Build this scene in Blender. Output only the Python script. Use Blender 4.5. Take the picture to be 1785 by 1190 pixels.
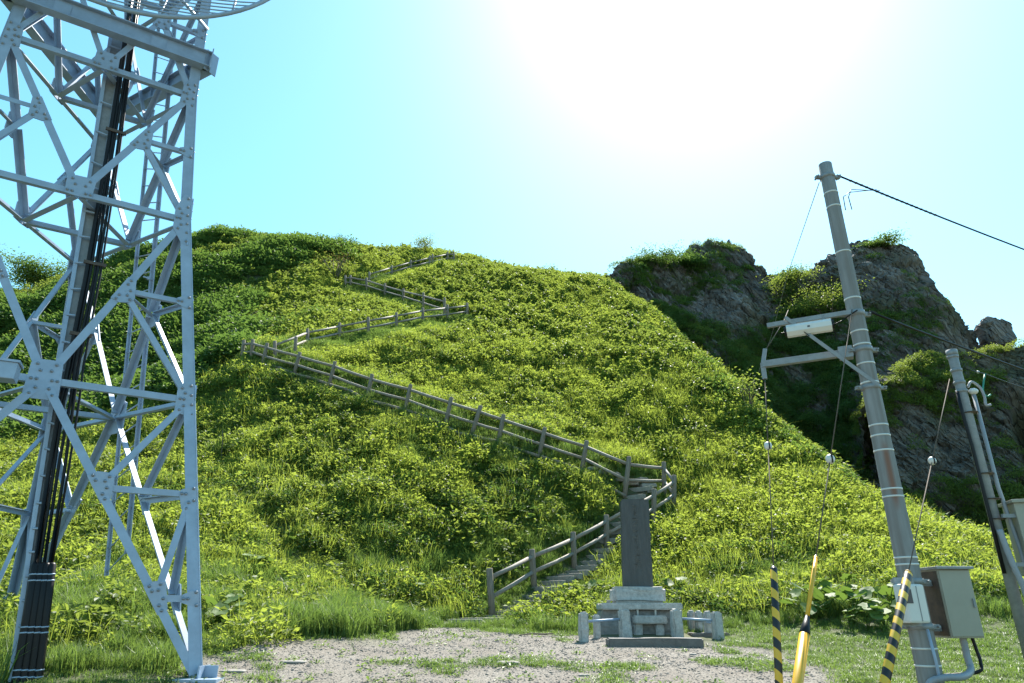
import bpy, bmesh, math, random
import numpy as np
from mathutils import Vector, Matrix
R=math.radians
scene=bpy.context.scene
for o in list(bpy.data.objects): bpy.data.objects.remove(o)
# ------------------------------------------------------------------ camera, sky, sun, exposure
F=1190.0; TANP=F/2965.0; PITCH=math.atan(TANP); SP,CP=math.sin(PITCH),math.cos(PITCH); CAMZ=1.6
cam_d=bpy.data.cameras.new('camera'); cam=bpy.data.objects.new('camera',cam_d); scene.collection.objects.link(cam)
cam_d.sensor_width=36; cam_d.lens=36*F/1785.0; cam_d.clip_start=.05; cam_d.clip_end=5000
cam.location=(0,0,CAMZ); cam.rotation_euler=(R(90)+PITCH,0,0); scene.camera=cam
SUN_AZ,SUN_EL=R(20.0),R(53.5)
SUND=Vector((math.cos(SUN_EL)*math.sin(SUN_AZ),math.cos(SUN_EL)*math.cos(SUN_AZ),math.sin(SUN_EL)))
world=bpy.data.worlds.new('World'); scene.world=world; world.use_nodes=True
wn=world.node_tree.nodes; wl=world.node_tree.links
sky=wn.new('ShaderNodeTexSky'); sky.sky_type='NISHITA'; sky.sun_disc=False
sky.sun_elevation=SUN_EL; sky.sun_rotation=SUN_AZ; sky.altitude=50; sky.air_density=1.0; sky.dust_density=.42; sky.ozone_density=1.6
hsv=wn.new('ShaderNodeHueSaturation'); hsv.inputs['Saturation'].default_value=1.17; hsv.inputs['Hue'].default_value=.465
wl.new(sky.outputs[0],hsv.inputs['Color']); wl.new(hsv.outputs[0],wn['Background'].inputs[0]); wn['Background'].inputs[1].default_value=.12
sun_d=bpy.data.lights.new('sun','SUN'); sun_d.energy=5.0; sun_d.angle=R(.53); sun_d.color=(1,.95,.87)
sun=bpy.data.objects.new('sun',sun_d); scene.collection.objects.link(sun); sun.location=SUND*60
sun.rotation_euler=SUND.to_track_quat('Z','Y').to_euler()
scene.view_settings.view_transform='Standard'; scene.view_settings.look='None'
scene.view_settings.exposure=1.36; scene.view_settings.gamma=1.0
# ------------------------------------------------------------------ helpers
rng=np.random.default_rng(7); random.seed(7)
def ray(u,v):
    a=(u-892.5)/F; b=(595-v)/F
    return a, CP-SP*b, SP+CP*b
def P(u,v,d):
    x,y,z=ray(u,v); k=d/y
    return np.array([x*k,d,z*k+CAMZ])
def tag(o,label=None,cat=None,group=None,kind=None):
    if label: o['label']=label
    if cat: o['category']=cat
    if group: o['group']=group
    if kind: o['kind']=kind
    return o
def empty(name,loc,label=None,cat=None,group=None,kind=None):
    o=bpy.data.objects.new(name,None); scene.collection.objects.link(o); o.location=loc; o.empty_display_size=.2
    return tag(o,label,cat,group,kind)
def mesh_obj(name,verts,faces,mat,parent=None,smooth=False,link=True):
    me=bpy.data.meshes.new(name); me.from_pydata([tuple(map(float,v)) for v in verts],[],[tuple(map(int,f)) for f in faces]); me.update()
    if mat: me.materials.append(mat)
    if smooth: me.polygons.foreach_set('use_smooth',[True]*len(me.polygons))
    o=bpy.data.objects.new(name,me)
    if link: scene.collection.objects.link(o)
    if parent is not None:
        o.parent=parent; o.matrix_parent_inverse=Matrix.Translation(parent_world(parent)).inverted()
    return o
def parent_world(p): return Vector(p.location) if p.parent is None else Vector(p.location)*0+Vector(p.get('_w',(0,0,0)))
class MB:
    """collects shapes (world coordinates); build() links them as one mesh object"""
    def __init__(s): s.v=[]; s.f=[]
    def add(s,vs,fs):
        n=len(s.v); s.v.extend([tuple(x) for x in vs]); s.f.extend([tuple(i+n for i in f) for f in fs]); return s
    def box(s,c,size,rz=0,M=None,bev=0.0):
        c=np.array(c,float); h=np.array(size,float)/2
        if bev<=0:
            vs=[np.array([x,y,z])*h for x in(-1,1) for y in(-1,1) for z in(-1,1)]
            fs=[(0,1,3,2),(4,6,7,5),(0,4,5,1),(2,3,7,6),(0,2,6,4),(1,5,7,3)]
        else:
            bm=bmesh.new(); bmesh.ops.create_cube(bm,size=1)
            for q in bm.verts: q.co=Vector([q.co[i]*h[i]*2 for i in range(3)])
            bmesh.ops.bevel(bm,geom=list(bm.edges),offset=bev,segments=2,profile=.6,affect='EDGES')
            bm.verts.index_update(); vs=[np.array(q.co) for q in bm.verts]; fs=[[q.index for q in f.verts] for f in bm.faces]; bm.free()
        if M is None:
            ca,sa=math.cos(rz),math.sin(rz); M=np.array([[ca,-sa,0],[sa,ca,0],[0,0,1]])
        return s.add([c+M@q for q in vs],fs)
    def prof(s,p,q,nrm,pts):
        """extrude a 2D outline (side, normal) from p to q"""
        p=np.array(p,float); q=np.array(q,float); d=q-p; d/=np.linalg.norm(d)
        n=np.array(nrm,float); n=n-d*(n@d); n/=np.linalg.norm(n); sd=np.cross(d,n)
        a=[p+sd*x+n*y for x,y in pts]; b=[q+sd*x+n*y for x,y in pts]; k=len(pts)
        fs=[(i,(i+1)%k,k+(i+1)%k,k+i) for i in range(k)]+[tuple(range(k))[::-1],tuple(range(k,2*k))]
        return s.add(a+b,fs)
    def angle(s,p,q,nrm,w,h=None,t=.012,flip=1):
        h=h or w*.8; a=w/2*flip; i=(w/2-t)*flip
        return s.prof(p,q,nrm,[(-a,0),(a,0),(a,-h),(i,-h),(i,-t),(-a,-t)])
    def tube(s,pts,r,n=8,cap=True):
        pts=[np.array(p,float) for p in pts]; rs=r if hasattr(r,'__len__') else [r]*len(pts)
        ref=None; rings=[]
        for i,p in enumerate(pts):
            d=pts[min(i+1,len(pts)-1)]-pts[max(i-1,0)]; d=d/np.linalg.norm(d)
            if ref is None: ref=np.array([0,0,1.]) if abs(d[2])<.9 else np.array([1.,0,0])
            a=ref-d*(ref@d); a/=np.linalg.norm(a); ref=a; b=np.cross(d,a)
            rings.append([p+rs[i]*(math.cos(2*math.pi*k/n)*a+math.sin(2*math.pi*k/n)*b) for k in range(n)])
        vs=[x for g in rings for x in g]; fs=[]
        for i in range(len(pts)-1):
            for k in range(n): fs.append((i*n+k,i*n+(k+1)%n,(i+1)*n+(k+1)%n,(i+1)*n+k))
        if cap: fs+= [tuple(range(n))[::-1],tuple(range((len(pts)-1)*n,len(pts)*n))]
        return s.add(vs,fs)
    def ball(s,c,r,n=12,m=8,sc=(1,1,1)):
        vs=[];fs=[]
        for i in range(m+1):
            th=math.pi*i/m
            for k in range(n):
                ph=2*math.pi*k/n; vs.append(np.array(c)+r*np.array([math.sin(th)*math.cos(ph)*sc[0],math.sin(th)*math.sin(ph)*sc[1],math.cos(th)*sc[2]]))
        for i in range(m):
            for k in range(n): fs.append((i*n+k,(i+1)*n+k,(i+1)*n+(k+1)%n,i*n+(k+1)%n))
        return s.add(vs,fs)
    def build(s,name,mat,parent=None,smooth=False):
        """object origin at the shape's base centre"""
        v=np.array(s.v); o=np.array([(v[:,0].min()+v[:,0].max())/2,(v[:,1].min()+v[:,1].max())/2,v[:,2].min()])
        ob=mesh_obj(name,v-o,s.f,mat,None,smooth)
        if parent is None: ob.location=o
        else:
            w=np.array(parent.get('_w',parent.location)); ob.parent=parent; ob.location=o-w
        ob['_w']=[float(x) for x in o]
        return ob
# --- numpy noise
_T=rng.random((32,32,32))
def vnoise(p):
    p=np.asarray(p,float); i=np.floor(p).astype(int); f=p-i; f=f*f*(3-2*f); i&=31; j=(i+1)&31
    def g(a,b,c): return _T[a,b,c]
    x0,y0,z0=i[...,0],i[...,1],i[...,2]; x1,y1,z1=j[...,0],j[...,1],j[...,2]; fx,fy,fz=f[...,0],f[...,1],f[...,2]
    def l(a,b,t): return a+(b-a)*t
    return l(l(l(g(x0,y0,z0),g(x1,y0,z0),fx),l(g(x0,y1,z0),g(x1,y1,z0),fx),fy),l(l(g(x0,y0,z1),g(x1,y0,z1),fx),l(g(x0,y1,z1),g(x1,y1,z1),fx),fy),fz)*2-1
def fbm(p,o=4,g=.5):
    p=np.asarray(p,float); s=0;a=1
    for k in range(o): s=s+a*vnoise(p*2**k+17.3*k); a*=g
    return s
def fbm2(x,y,sc,o=4,z=0.):
    return fbm(np.stack([x*sc,y*sc,np.full_like(np.asarray(x,float),z)],-1),o)
def sstep(a,b,x): t=np.clip((x-a)/(b-a),0,1); return t*t*(3-2*t)
# ------------------------------------------------------------------ materials
def mat(name,col,rough=.6,metal=0.,noise=0.,nscale=8.,col2=None,bump=0.,bscale=60.,spec=.5,stretch=(1,1,1)):
    m=bpy.data.materials.new(name); m.use_nodes=True; nt=m.node_tree; b=nt.nodes['Principled BSDF']
    b.inputs['Roughness'].default_value=rough; b.inputs['Metallic'].default_value=metal; b.inputs['Specular IOR Level'].default_value=spec
    b.inputs['Base Color'].default_value=(*col,1)
    tc=nt.nodes.new('ShaderNodeTexCoord'); mp=nt.nodes.new('ShaderNodeMapping'); mp.inputs['Scale'].default_value=stretch
    nt.links.new(tc.outputs['Object'],mp.inputs[0])
    if noise>0 or col2:
        n=nt.nodes.new('ShaderNodeTexNoise'); n.inputs['Scale'].default_value=nscale; n.inputs['Detail'].default_value=6; n.inputs['Roughness'].default_value=.65
        nt.links.new(mp.outputs[0],n.inputs[0])
        r=nt.nodes.new('ShaderNodeValToRGB'); r.color_ramp.elements[0].position=.3; r.color_ramp.elements[1].position=.7
        c2=col2 or tuple(c*(1-noise) for c in col)
        r.color_ramp.elements[0].color=(*c2,1); r.color_ramp.elements[1].color=(*col,1)
        nt.links.new(n.outputs[0],r.inputs[0]); nt.links.new(r.outputs[0],b.inputs['Base Color'])
    if bump>0:
        n2=nt.nodes.new('ShaderNodeTexNoise'); n2.inputs['Scale'].default_value=bscale; n2.inputs['Detail'].default_value=5
        nt.links.new(mp.outputs[0],n2.inputs[0]); bp=nt.nodes.new('ShaderNodeBump'); bp.inputs['Strength'].default_value=bump; bp.inputs['Distance'].default_value=.02
        nt.links.new(n2.outputs[0],bp.inputs['Height']); nt.links.new(bp.outputs[0],b.inputs['Normal'])
    return m
def leaf_mat(name,c1,c2,tcol,trans=.45,rough=.42,patch=.12):
    m=bpy.data.materials.new(name); m.use_nodes=True; nt=m.node_tree; N=nt.nodes; L=nt.links
    b=N['Principled BSDF']; out=N['Material Output']; b.inputs['Roughness'].default_value=rough; b.inputs['Specular IOR Level'].default_value=.32
    g=N.new('ShaderNodeNewGeometry'); oi=N.new('ShaderNodeObjectInfo')
    n=N.new('ShaderNodeTexNoise'); n.inputs['Scale'].default_value=patch; n.inputs['Detail'].default_value=3; L.new(g.outputs['Position'],n.inputs[0])
    a=N.new('ShaderNodeMath'); a.operation='MULTIPLY_ADD'; a.inputs[1].default_value=.35; L.new(g.outputs['Random Per Island'],a.inputs[0])
    a2=N.new('ShaderNodeMath'); a2.operation='MULTIPLY_ADD'; a2.inputs[1].default_value=.30; L.new(oi.outputs['Random'],a2.inputs[0])
    a3=N.new('ShaderNodeMath'); a3.operation='MULTIPLY_ADD'; a3.inputs[1].default_value=1.6; a3.inputs[2].default_value=-.62; L.new(n.outputs[0],a3.inputs[0])
    L.new(a3.outputs[0],a2.inputs[2]); L.new(a2.outputs[0],a.inputs[2])
    r=N.new('ShaderNodeValToRGB'); r.color_ramp.elements[0].color=(*c1,1); r.color_ramp.elements[1].color=(*c2,1); L.new(a.outputs[0],r.inputs[0])
    L.new(r.outputs[0],b.inputs['Base Color'])
    t=N.new('ShaderNodeBsdfTranslucent'); mx=N.new('ShaderNodeMixShader'); mx.inputs[0].default_value=trans
    mc=N.new('ShaderNodeMix'); mc.data_type='RGBA'; mc.inputs[0].default_value=.5; L.new(r.outputs[0],mc.inputs[6]); mc.inputs[7].default_value=(*tcol,1)
    L.new(mc.outputs[2],t.inputs[0]); L.new(b.outputs[0],mx.inputs[1]); L.new(t.outputs[0],mx.inputs[2]); L.new(mx.outputs[0],out.inputs[0])
    return m
M={}
M['steel']=mat('galvanised_steel',(.31,.40,.52),.45,.1,.28,3.,bump=.05,bscale=30)
M['steel_dark']=mat('weathered_galvanised_steel',(.27,.285,.295),.55,.15,.3,12.,bump=.08,bscale=60)
M['bolt']=mat('bolt_steel',(.25,.29,.34),.4,.5,.2,30)
M['black']=mat('black_cable',(.008,.008,.009),.45,0,.2,20,spec=.25)
M['wood']=mat('weathered_log',(.25,.205,.16),.85,0,.5,6.,bump=.5,bscale=30,stretch=(6,6,.6))
M['rail']=mat('weathered_rail',(.27,.235,.195),.75,0,.4,9.,bump=.3,bscale=40)
M['concrete']=mat('pole_concrete',(.27,.27,.265),.8,0,.35,3.,bump=.15,bscale=120,stretch=(3,3,.5))
M['granite']=mat('grey_granite',(.50,.485,.46),.75,0,.45,16.,bump=.5,bscale=45)
M['slab']=mat('dark_stone_slab',(.16,.15,.14),.8,0,.4,10.,bump=.4,bscale=40)
M['slate']=mat('dark_slate',(.08,.078,.075),.6,0,.4,5.,bump=.35,bscale=30,stretch=(4,4,.5))
M['white']=mat('white_plastic',(.62,.62,.59),.4,0,.08,6)
M['cabinet']=mat('beige_cabinet_paint',(.30,.29,.235),.45,0,.12,4)
M['rust']=mat('rusty_panel',(.12,.085,.06),.7,.2,.5,8,col2=(.05,.04,.035))
M['yellow']=mat('yellow_plastic',(.66,.36,.015),.4,0,.12,10)
M['green_cable']=mat('green_cable_cover',(.02,.22,.16),.5)
M['grey_pvc']=mat('grey_conduit',(.27,.29,.32),.5,0,.15,10)
M['soil']=mat('trodden_soil',(.11,.10,.06),.95,0,.5,6,bump=.5)
M['step']=mat('worn_step_stone',(.28,.255,.215),.85,0,.4,14.,bump=.5,bscale=40)
M['label']=mat('dark_label',(.06,.055,.06),.5)
M['bark']=mat('shrub_bark',(.13,.10,.075),.9,0,.4,20)
M['pebble']=mat('pebble_stone',(.29,.255,.215),.85,0,.5,1.5,col2=(.10,.088,.08))
M['pale_stone']=mat('pale_flat_stone',(.27,.25,.22),.85,0,.35,9,bump=.5,bscale=30)
# striped guard: helical black/yellow print
def stripe_mat():
    m=bpy.data.materials.new('black_yellow_stripes'); m.use_nodes=True; nt=m.node_tree; N=nt.nodes; L=nt.links; b=N['Principled BSDF']; b.inputs['Roughness'].default_value=.45
    tc=N.new('ShaderNodeTexCoord'); sx=N.new('ShaderNodeSeparateXYZ'); L.new(tc.outputs['Object'],sx.inputs[0])
    a=N.new('ShaderNodeMath'); a.operation='MULTIPLY_ADD'; a.inputs[1].default_value=1.1; L.new(sx.outputs[0],a.inputs[0]); L.new(sx.outputs[2],a.inputs[2])
    d=N.new('ShaderNodeMath'); d.operation='MODULO'; d.inputs[1].default_value=.23; L.new(a.outputs[0],d.inputs[0])
    g=N.new('ShaderNodeMath'); g.operation='GREATER_THAN'; g.inputs[1].default_value=.115; L.new(d.outputs[0],g.inputs[0])
    mx=N.new('ShaderNodeMix'); mx.data_type='RGBA'; L.new(g.outputs[0],mx.inputs[0]); mx.inputs[6].default_value=(.012,.012,.013,1); mx.inputs[7].default_value=(.66,.40,.03,1)
    L.new(mx.outputs[2],b.inputs['Base Color']); return m
M['stripes']=stripe_mat()
LV={}
LV['sasa']=leaf_mat('slope_cover_leaf',(.058,.112,.02),(.205,.262,.045),(.50,.59,.07),.56,.5)
LV['herb']=leaf_mat('tall_herb_leaf',(.045,.095,.022),(.15,.20,.04),(.37,.45,.06),.5,.5)
LV['dark']=leaf_mat('shrub_leaf',(.036,.09,.024),(.10,.165,.035),(.22,.35,.05),.42,.58)
LV['grass']=leaf_mat('grass_blade',(.05,.115,.028),(.15,.21,.05),(.27,.40,.06),.45,.45,.3)
LV['butterbur']=leaf_mat('large_round_leaf',(.06,.12,.03),(.13,.2,.04),(.22,.34,.04),.35,.6)
LV['dry']=leaf_mat('dry_brown_leaf',(.13,.085,.04),(.22,.15,.06),(.3,.2,.05),.3,.6)
# ------------------------------------------------------------------ terrain
CTRL=[(-15,-8,-.5),(0,-8,-.5),(15,-8,-.5),(0,0,0),(-12,1,.1),(12,1,.1),(0,6,.45),(0,10,.8),(-4,9.9,.85),(4,8,.62),(0,13.5,1.15),(5,13.3,1.13),(8,11,.9),(-1.2,15.2,1.38),(2.5,15.3,1.35),(5.5,15.2,1.35),(-9,7,.5),(-30,3,.3),(30,3,.3)]
PIX=[(858,1077,17.2,0),(1000,990,20.3,0),(1175,886,23.4,0),(1090,866,24,0),(945,797,24.5,0),(780,745,25.3,0),(640,699,26.5,0),(514,653,27.6,0),(425,628,28.6,0),
(592,594,31,0),(690,573,33.6,0),(780,560,36.5,0),(814,553,37.5,0),(700,524,41,0),(604,500,43.5,0),(700,474,48,0),(790,455,52,0),
(830,452,54,-.5),(740,443,57,-.5),(660,443,56,-.5),(950,474,50,-.5),(1055,488,46,-.4),
(560,420,50,-1.0),(420,402,50,-1.2),(340,408,50,-1.2),(200,452,47,-1.0),(60,505,47,-1),(-100,545,48,-1),(-400,640,45,0),
(340,520,40,-.5),(200,600,36,-.4),(340,640,30.5,-.3),(200,700,29,-.3),(0,700,30,-.3),(340,800,22.5,0),(200,850,20,0),(100,950,16.5,0),(0,900,18,0),(-200,920,18,0),(400,950,17.5,0),(340,1060,13.2,0),(100,1110,11.5,0),(550,1055,15.6,0),(720,1066,16.9,0),
(600,850,21,0),(760,905,20.2,0),(900,900,21,0),(1200,640,31,-.2),(1290,720,27.5,-.2),(1450,830,23.5,-.2),(1540,880,22,-.2),(1050,700,29.5,0),(1000,600,35,0),(900,550,40,0),(1350,900,20.8,0),(1400,1000,18,0),(1300,1010,18.3,0),(1480,1055,15.6,0),(1620,1060,15.5,0),(1620,880,25.5,-.3),(1720,930,26,-.4),(1790,975,25,-.4),(1720,1110,13.5,0),(1790,1120,13,0),(2100,1020,22,0)]
_c=[np.array(c,float) for c in CTRL]
for u,v,d,dz in PIX:
    p=P(u,v,d); p[2]+=dz; _c.append(p)
_c+=[np.array(q,float) for q in [(-20,66,27),(0,68,27),(12,62,22),(-20,85,18),(5,85,18),(-50,60,17),(-50,30,11),(-45,12,3)]]
_c=np.array(_c)
def _tps_fit(c):
    n=len(c); d=np.hypot(c[:,None,0]-c[None,:,0],c[:,None,1]-c[None,:,1]); K=np.where(d>0,d*d*np.log(d+1e-9),0)+np.eye(n)*2.0
    Pm=np.c_[np.ones(n),c[:,:2]]; A=np.block([[K,Pm],[Pm.T,np.zeros((3,3))]]); return np.linalg.solve(A,np.r_[c[:,2],0,0,0])
_w=_tps_fit(_c)
EDGE_Y=np.array([18,20.5,22,23.5,27.5,31,38,46,52,60]); EDGE_X=np.array([40,24,13.0,11.1,9.5,8.5,7.8,7.3,9,14.])
_b=sorted([tuple(P(u,v,d)[:2]) for u,v,d,_ in PIX[3:9]]); _BX=np.array([q[0] for q in _b]); _BY=np.array([q[1] for q in _b])
def edge_x(y): return np.interp(y,EDGE_Y,EDGE_X)+sstep(22,25,y)*(1.1*fbm2(np.asarray(y,float),0*np.asarray(y,float),.33,3,77.)-.2)
def terrain(x,y):
    x=np.asarray(x,float); y=np.asarray(y,float); sh=x.shape; x=x.ravel(); y=y.ravel(); z=np.empty_like(x)
    for i in range(0,len(x),40000):
        X=x[i:i+40000]; Y=y[i:i+40000]; d=np.hypot(X[:,None]-_c[None,:,0],Y[:,None]-_c[None,:,1])
        z[i:i+40000]=(d*d*np.log(d+1e-9))@_w[:-3]+_w[-3]+_w[-2]*X+_w[-1]*Y
    # far away the land levels out
    r=np.hypot(np.maximum(np.abs(x)-45,0),np.maximum(np.maximum(y-70,-6-y),0)); k=sstep(0,25,r); z=z*(1-k)+(-.5)*k
    # right flank of the spur drops into the gully
    ex=edge_x(y); dx=np.maximum(x-ex,0)*sstep(21,25,y); z=z-np.minimum(1.15*(np.sqrt(dx*dx+.16)-.4),9)
    pyy=np.interp(x,_BX,_BY); sg=y-pyy; on_=sstep(-13,-11,x)*(1-sstep(4.5,6,x)); z=z+on_*.75*np.exp(-(np.where(sg<0,sg/2.0,sg/1.3))**2)
    steep=sstep(15,20,y+.3*np.abs(np.minimum(x+2,0)))
    z=z+steep*((.32-.18*sstep(-1,5,x))*fbm2(x,y,.22,3)+.12*fbm2(x,y,.9,3,5.))+.03*fbm2(x,y,.8,3,9.)
    return z.reshape(sh)
def tz(x,y): return float(terrain(np.array([x]),np.array([y]))[0])
def hit(u,v,dmin=6,dmax=62):
    """where the pixel's direction meets the ground"""
    d=np.arange(dmin,dmax,.08); x,y,z=ray(u,v); X=x/y*d; Z=z/y*d+CAMZ; g=terrain(X,d)
    k=np.where(Z<g)[0]
    i=k[0] if len(k) else int(np.argmin(Z-g)); return np.array([X[i],d[i],g[i]])
def axis(seg): 
    out=[]
    for a,b,s in seg: out.append(np.arange(a,b,s))
    out.append([seg[-1][1]]); return np.concatenate(out)
gx=axis([(-900,-150,75),(-150,-60,9),(-60,-30,1.5),(-30,30,.3),(30,60,1.5),(60,150,9),(150,900,75)]); gy=axis([(-700,-100,75),(-100,-10,9),(-10,5,1.0),(5,62,.3),(62,100,2.),(100,200,10),(200,1400,80)])
GX,GY=np.meshgrid(gx,gy,indexing='ij'); GZ=terrain(GX,GY)
def grav_mask(x,y):
    """gravel forecourt"""
    left=np.interp(y,[0,8,10.5,13,15.4],[-6,-5.3,-4.3,-2.9,-1.3]); right=np.interp(y,[0,8,10.5,13,14,15.5],[3.2,3.6,4.4,4.8,3.2,.3])
    n=.7*fbm2(x,y,.55,4,3.); m=np.minimum(np.minimum(x-left,right-x),15.2-y)+n
    return sstep(-.3,.5,m)*sstep(-12,-5,y)
def patch_mask(x,y): return sstep(.05,.5,fbm2(x,y,.8,4,40.)-.42+.35*sstep(12.0,10.0,y)*(1-sstep(-1,3,x)*.8))
def grid_faces(n,m):
    i=np.arange(n-1)[:,None]*m+np.arange(m-1)[None,:]; i=i.ravel(); return np.c_[i,i+m,i+m+1,i+1]
def big_mesh(name,V,Fc,mt,smooth=True,attrs={}):
    me=bpy.data.meshes.new(name); me.vertices.add(len(V)); me.vertices.foreach_set('co',np.asarray(V,np.float32).ravel())
    k=Fc.shape[1]; me.loops.add(Fc.size); me.loops.foreach_set('vertex_index',Fc.astype(np.int32).ravel()); me.polygons.add(len(Fc))
    me.polygons.foreach_set('loop_start',np.arange(0,Fc.size,k,dtype=np.int32)); me.polygons.foreach_set('loop_total',np.full(len(Fc),k,np.int32))
    me.polygons.foreach_set('use_smooth',np.full(len(Fc),smooth)); me.update(calc_edges=True); me.validate()
    for a,val in attrs.items():
        at=me.attributes.new(a,'FLOAT','POINT'); at.data.foreach_set('value',np.asarray(val,np.float32))
    me.materials.append(mt); o=bpy.data.objects.new(name,me); scene.collection.objects.link(o); return o
def ground_mat():
    m=bpy.data.materials.new('hillside_soil_and_gravel'); m.use_nodes=True; nt=m.node_tree; N=nt.nodes; L=nt.links; b=N['Principled BSDF']; b.inputs['Roughness'].default_value=.95
    at=N.new('ShaderNodeAttribute'); at.attribute_name='gravel'; g=N.new('ShaderNodeNewGeometry')
    def noise(s,d=6):
        n=N.new('ShaderNodeTexNoise'); n.inputs['Scale'].default_value=s; n.inputs['Detail'].default_value=d; L.new(g.outputs['Position'],n.inputs[0]); return n
    def ramp(n,p0,c0,p1,c1):
        r=N.new('ShaderNodeValToRGB'); r.color_ramp.elements[0].position=p0; r.color_ramp.elements[1].position=p1; r.color_ramp.elements[0].color=(*c0,1); r.color_ramp.elements[1].color=(*c1,1); L.new(n.outputs[0],r.inputs[0]); return r
    def mix(f,a,bb):
        x=N.new('ShaderNodeMix'); x.data_type='RGBA'; L.new(f,x.inputs[0]); L.new(a,x.inputs[6]); L.new(bb,x.inputs[7]); return x
    soil=ramp(noise(1.3),.35,(.05,.06,.022),.7,(.10,.105,.045)); gr=ramp(noise(38,3),.35,(.19,.175,.155),.68,(.48,.455,.42)); gb=ramp(noise(1.1),.35,(.30,.245,.18),.65,(.46,.42,.36))
    gm=N.new('ShaderNodeMix'); gm.data_type='RGBA'; gm.blend_type='MULTIPLY'; gm.inputs[0].default_value=.75; L.new(gr.outputs[0],gm.inputs[6]); L.new(gb.outputs[0],gm.inputs[7])
    hs=N.new('ShaderNodeHueSaturation'); hs.inputs['Value'].default_value=.95; L.new(gm.outputs[2],hs.inputs['Color'])
    fin=mix(at.outputs['Fac'],soil.outputs[0],hs.outputs[0]); L.new(fin.outputs[2],b.inputs['Base Color'])
    bp=N.new('ShaderNodeBump'); bp.inputs['Strength'].default_value=.6; bp.inputs['Distance'].default_value=.03; L.new(noise(45,4).outputs[0],bp.inputs['Height']); L.new(bp.outputs[0],b.inputs['Normal'])
    return m
ground=big_mesh('hillside_terrain',np.stack([GX.ravel(),GY.ravel(),GZ.ravel()],1),grid_faces(len(gx),len(gy)),ground_mat(),True,{'gravel':grav_mask(GX,GY).ravel()})
tag(ground,kind='structure')
# ------------------------------------------------------------------ cliffs
def rock_mat(name,c1,c2):
    m=bpy.data.materials.new(name); m.use_nodes=True; nt=m.node_tree; N=nt.nodes; L=nt.links; b=N['Principled BSDF']; b.inputs['Roughness'].default_value=.85
    g=N.new('ShaderNodeNewGeometry'); mp=N.new('ShaderNodeMapping'); mp.vector_type='TEXTURE'; mp.inputs['Rotation'].default_value=(0,R(58),0); mp.inputs['Scale'].default_value=(2,2,.36); L.new(g.outputs['Position'],mp.inputs[0])
    n=N.new('ShaderNodeTexNoise'); n.inputs['Scale'].default_value=.55; n.inputs['Detail'].default_value=9; n.inputs['Roughness'].default_value=.68; L.new(mp.outputs[0],n.inputs[0])
    r=N.new('ShaderNodeValToRGB'); r.color_ramp.elements[0].position=.33; r.color_ramp.elements[1].position=.68; r.color_ramp.elements[0].color=(*c1,1); r.color_ramp.elements[1].color=(*c2,1); L.new(n.outputs[0],r.inputs[0])
    n3=N.new('ShaderNodeTexNoise'); n3.inputs['Scale'].default_value=.35; n3.inputs['Detail'].default_value=7; L.new(g.outputs['Position'],n3.inputs[0])
    r3=N.new('ShaderNodeValToRGB'); r3.color_ramp.elements[0].position=.52; r3.color_ramp.elements[1].position=.62; L.new(n3.outputs[0],r3.inputs[0])
    mx=N.new('ShaderNodeMix'); mx.data_type='RGBA'; L.new(r3.outputs[0],mx.inputs[0]); L.new(r.outputs[0],mx.inputs[6]); mx.inputs[7].default_value=(.07,.085,.035,1)
    mf=N.new('ShaderNodeMath'); mf.operation='MULTIPLY'; mf.inputs[1].default_value=.55; L.new(r3.outputs[0],mf.inputs[0]); L.new(mf.outputs[0],mx.inputs[0])
    L.new(mx.outputs[2],b.inputs['Base Color'])
    vo=N.new('ShaderNodeTexVoronoi'); vo.feature='DISTANCE_TO_EDGE'; vo.inputs['Scale'].default_value=1.3; L.new(mp.outputs[0],vo.inputs[0]); vr=N.new('ShaderNodeMapRange'); vr.inputs['From Max'].default_value=.08; L.new(vo.outputs['Distance'],vr.inputs[0]); ad_=N.new('ShaderNodeMath'); ad_.operation='MULTIPLY_ADD'; ad_.inputs[1].default_value=.45; L.new(vr.outputs[0],ad_.inputs[0]); L.new(n.outputs[0],ad_.inputs[2])
    bp=N.new('ShaderNodeBump'); bp.inputs['Strength'].default_value=1.0; bp.inputs['Distance'].default_value=.3; L.new(ad_.outputs[0],bp.inputs['Height']); L.new(bp.outputs[0],b.inputs['Normal'])
    return m
M['rock']=rock_mat('cliff_rock',(.055,.05,.047),(.25,.235,.22)); M['rock2']=rock_mat('lower_cliff_rock',(.05,.043,.036),(.19,.17,.145))
def blocky(p,sc):
    """broken, bedded rock: cells of a jittered lattice, each pushed out by its own amount"""
    a,b=R(-58),R(20); ca,sa=math.cos(a),math.sin(a)
    q=np.stack([p[...,0]*ca+p[...,2]*sa,p[...,1],-p[...,0]*sa+p[...,2]*ca],-1)*np.array([.55,.55,1.6])*sc
    q=q+.45*np.stack([vnoise(p*.9*sc),vnoise(p*.9*sc+31),vnoise(p*.9*sc+57)],-1)
    i=np.floor(q).astype(int)&31; return _T[i[...,0],i[...,1],i[...,2]]
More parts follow.
